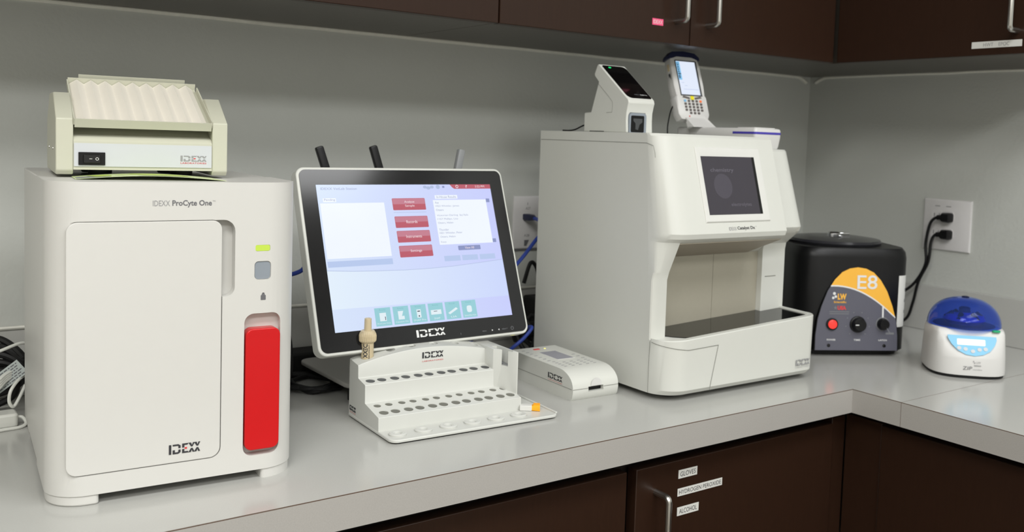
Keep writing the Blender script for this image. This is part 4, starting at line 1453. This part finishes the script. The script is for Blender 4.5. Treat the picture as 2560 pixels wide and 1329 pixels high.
bc = empty('network_cable', 'blue network cable plugged into the data plate behind the monitor', 'cable', (-.885, -.0062, .2485))
o_ = Vector((-.885, -.0062, .2485))
obj('cable', tube([Vector(p) - o_ for p in ((-.885, -.034, .2480), (-.889, -.060, .2460), (-.9040, -.098, .2400), (-.9250, -.115, .2250), (-.945, -.120, .2080), (-.9777, -.120, .1736), (-1.04, -.13, .13), (-1.15, -.125, .11), (-1.24, -.118, .150), (-1.33, -.118, .205), (-1.3700, -.119, .205), (-1.3985, -.12, .1879), (-1.4172, -.12, .1771), (-1.47, -.05, .15), (-1.525, -.026, .10), (-1.55, -.024, .0038))], .0036, 10), M['bluecord'], bc)
obj('cable_plug', loft([[(x, y, z) for x, z in rr(-.007 * s, .007 * s, -.006 * s, .006 * s, .002, 2)] for y, s in ((0, 1), (-.022, 1.05), (-.032, .55))]), M['navy'], bc)
bc2 = tag(obj('network_cable', tube([(-1.10, -.155, .004), (-1.06, -.185, .012), (-1.036, -.20, .034), (-1.012, -.20, .050), (-.9936, -.192, .064), (-.994, -.15, .05), (-1.005, -.08, .03), (-1.015, -.04, .02), (-1.03, -.03, .004)], .0032, 10), M['bluecord']), 'short loop of blue cable behind the test reader', 'cable')

random.seed(23)


def tangle(label, cx, cy, sx, sy, h, n, q, m_, name='coiled_cable'):
    pts = []
    for k in range(n):
        t = k / n
        a = 2 * pi * (t * 5.3) + random.uniform(-.3, .3)
        pts.append((cx + sx * cos(a) * random.uniform(.6, 1), cy + sy * sin(a) * random.uniform(.6, 1), q + h * abs(sin(a * .77 + t * 2)) * random.uniform(.4, 1)))
    return tag(obj(name, tube(pts, q, 8, 5), m_), label, 'cord', 'black cords behind the monitor')


tangle('coiled black power cord between white analyzer and monitor stand', -1.462, -.120, .036, .062, .088, 40, .0046, M['rubber'])
tangle('coiled black power cord behind the right side of the monitor', -.938, -.118, .044, .036, .085, 34, .0044, M['rubber'])
tangle('black power cord lying under the monitor stand', -1.405, -.165, .055, .06, .008, 22, .0036, M['rubber'])
pb = empty('power_brick', 'black power brick on the worktop behind the monitor stand', 'power supply', (-1.40, -.052, 0), 0, 'power bricks behind the monitor')
obj('brick', box(-.06, .06, -.024, .024, .0, .034), M['rubber'], pb, bev=.004)
obj('brick_cord', tube([(-.06, 0, .017), (-.085, .002, .016), (-.11, -.01, .010), (-.13, -.025, .0045)], .004, 8), M['rubber'], pb)
pb2 = empty('power_brick', 'black power brick standing against backsplash right of the monitor', 'power supply', (-.872, -.043, 0), 0, 'power bricks behind the monitor')
obj('brick', box(-.022, .022, -.025, .025, .0, .090), M['rubber'], pb2, bev=.004)
obj('brick_cord', tube([(0, 0, .09), (-.004, -.004, .12), (-.014, -.008, .15), (-.03, -.010, .16), (-.045, -.010, .12)], .004, 8), M['rubber'], pb2)

# cords at the far left behind the white analyzer
lc = empty('black_cord', 'bundled black cord with grey paper tag at left end of worktop', 'cord', (-1.845, -.095, 0))
for k in range(5):
    z = .058 + .010 * k
    obj('cord_strand', tube([(-.09, .02, z - .03), (-.03, .01 - .004 * k, z), (.012, -.012 + .006 * k, z + .006), (.040, -.010, z - .006 - .003 * k), (.030, .020, z - .030), (-.02, .030, z - .045)], .0048, 8), M['rubber'], lc)
obj('cord_strand', tube([(-.06, .0, .0045), (-.01, .012, .0045), (.03, .01, .02), (.032, .0, .05), (.02, .01, .075)], .0048, 8), M['rubber'], lc)
FTg = (Vector((.029, -.040, .083)), Vector((.8, 0, .6)), Vector((-.6, .1, .8)).normalized())
tg = flat('paper_tag', FTg, quad(-.058, 0, -.023, .0), M['papergrey'], lc, .0005, .0005)
bm = bmesh.new()
random.seed(3)
for r_ in range(6):
    x = -.055
    while x < -.005:
        wd = random.uniform(.002, .006)
        on(FTg, quad(x, min(-.003, x + wd), -.0208 + .0034 * r_, -.0194 + .0034 * r_), .0007, .0002, bm)
        x += wd + .0012
obj('tag_print', bm, M['ink'], lc)
wc = empty('white_cord', 'flat white cords looped at left end of worktop', 'cord', (-1.845, -.14, 0))
for k in range(4):
    obj('cord_strand', tube([(-.09, -.02 + .003 * k, .006 + .006 * k), (-.035, -.012, .020 + .006 * k), (.000, -.010, .044 + .004 * k), (.015, .000, .056 + .003 * k), (.030, .012, .062 + .002 * k)], .0026, 8), M['cream'] if k == 9 else M['white3'], wc)
obj('cord_strand', tube([(.045, .02, .060), (.030, .0, .055), (.020, -.010, .044), (.018, -.012, .030), (.023, -.010, .022), (.030, -.004, .030), (.040, .01, .045)], .0022, 8), M['white3'], wc)
obj('cord_strand', tube([(-.05, .02, .075), (-.015, .012, .088), (.010, .01, .096), (.035, .02, .102), (.05, .03, .098)], .0022, 8), M['white3'], wc)
ad = empty('power_adapter', 'flat white power adapter lying at the left end of worktop', 'power supply', (-1.846, -.1650, 0))
obj('adapter_case', prism(rr(-.05, .027, -.012, .018, .006), 'z', 0, .019), M['white3'], ad, bev=.003)
obj('adapter_cord', tube([(.026, .002, .011), (.033, .000, .010), (.036, -.010, .0045), (.028, -.019, .0024), (.008, -.022, .0024), (-.03, -.028, .0024), (-.07, -.03, .0024)], .0023, 8), M['white3'], ad)
bpy.context.view_layer.update()
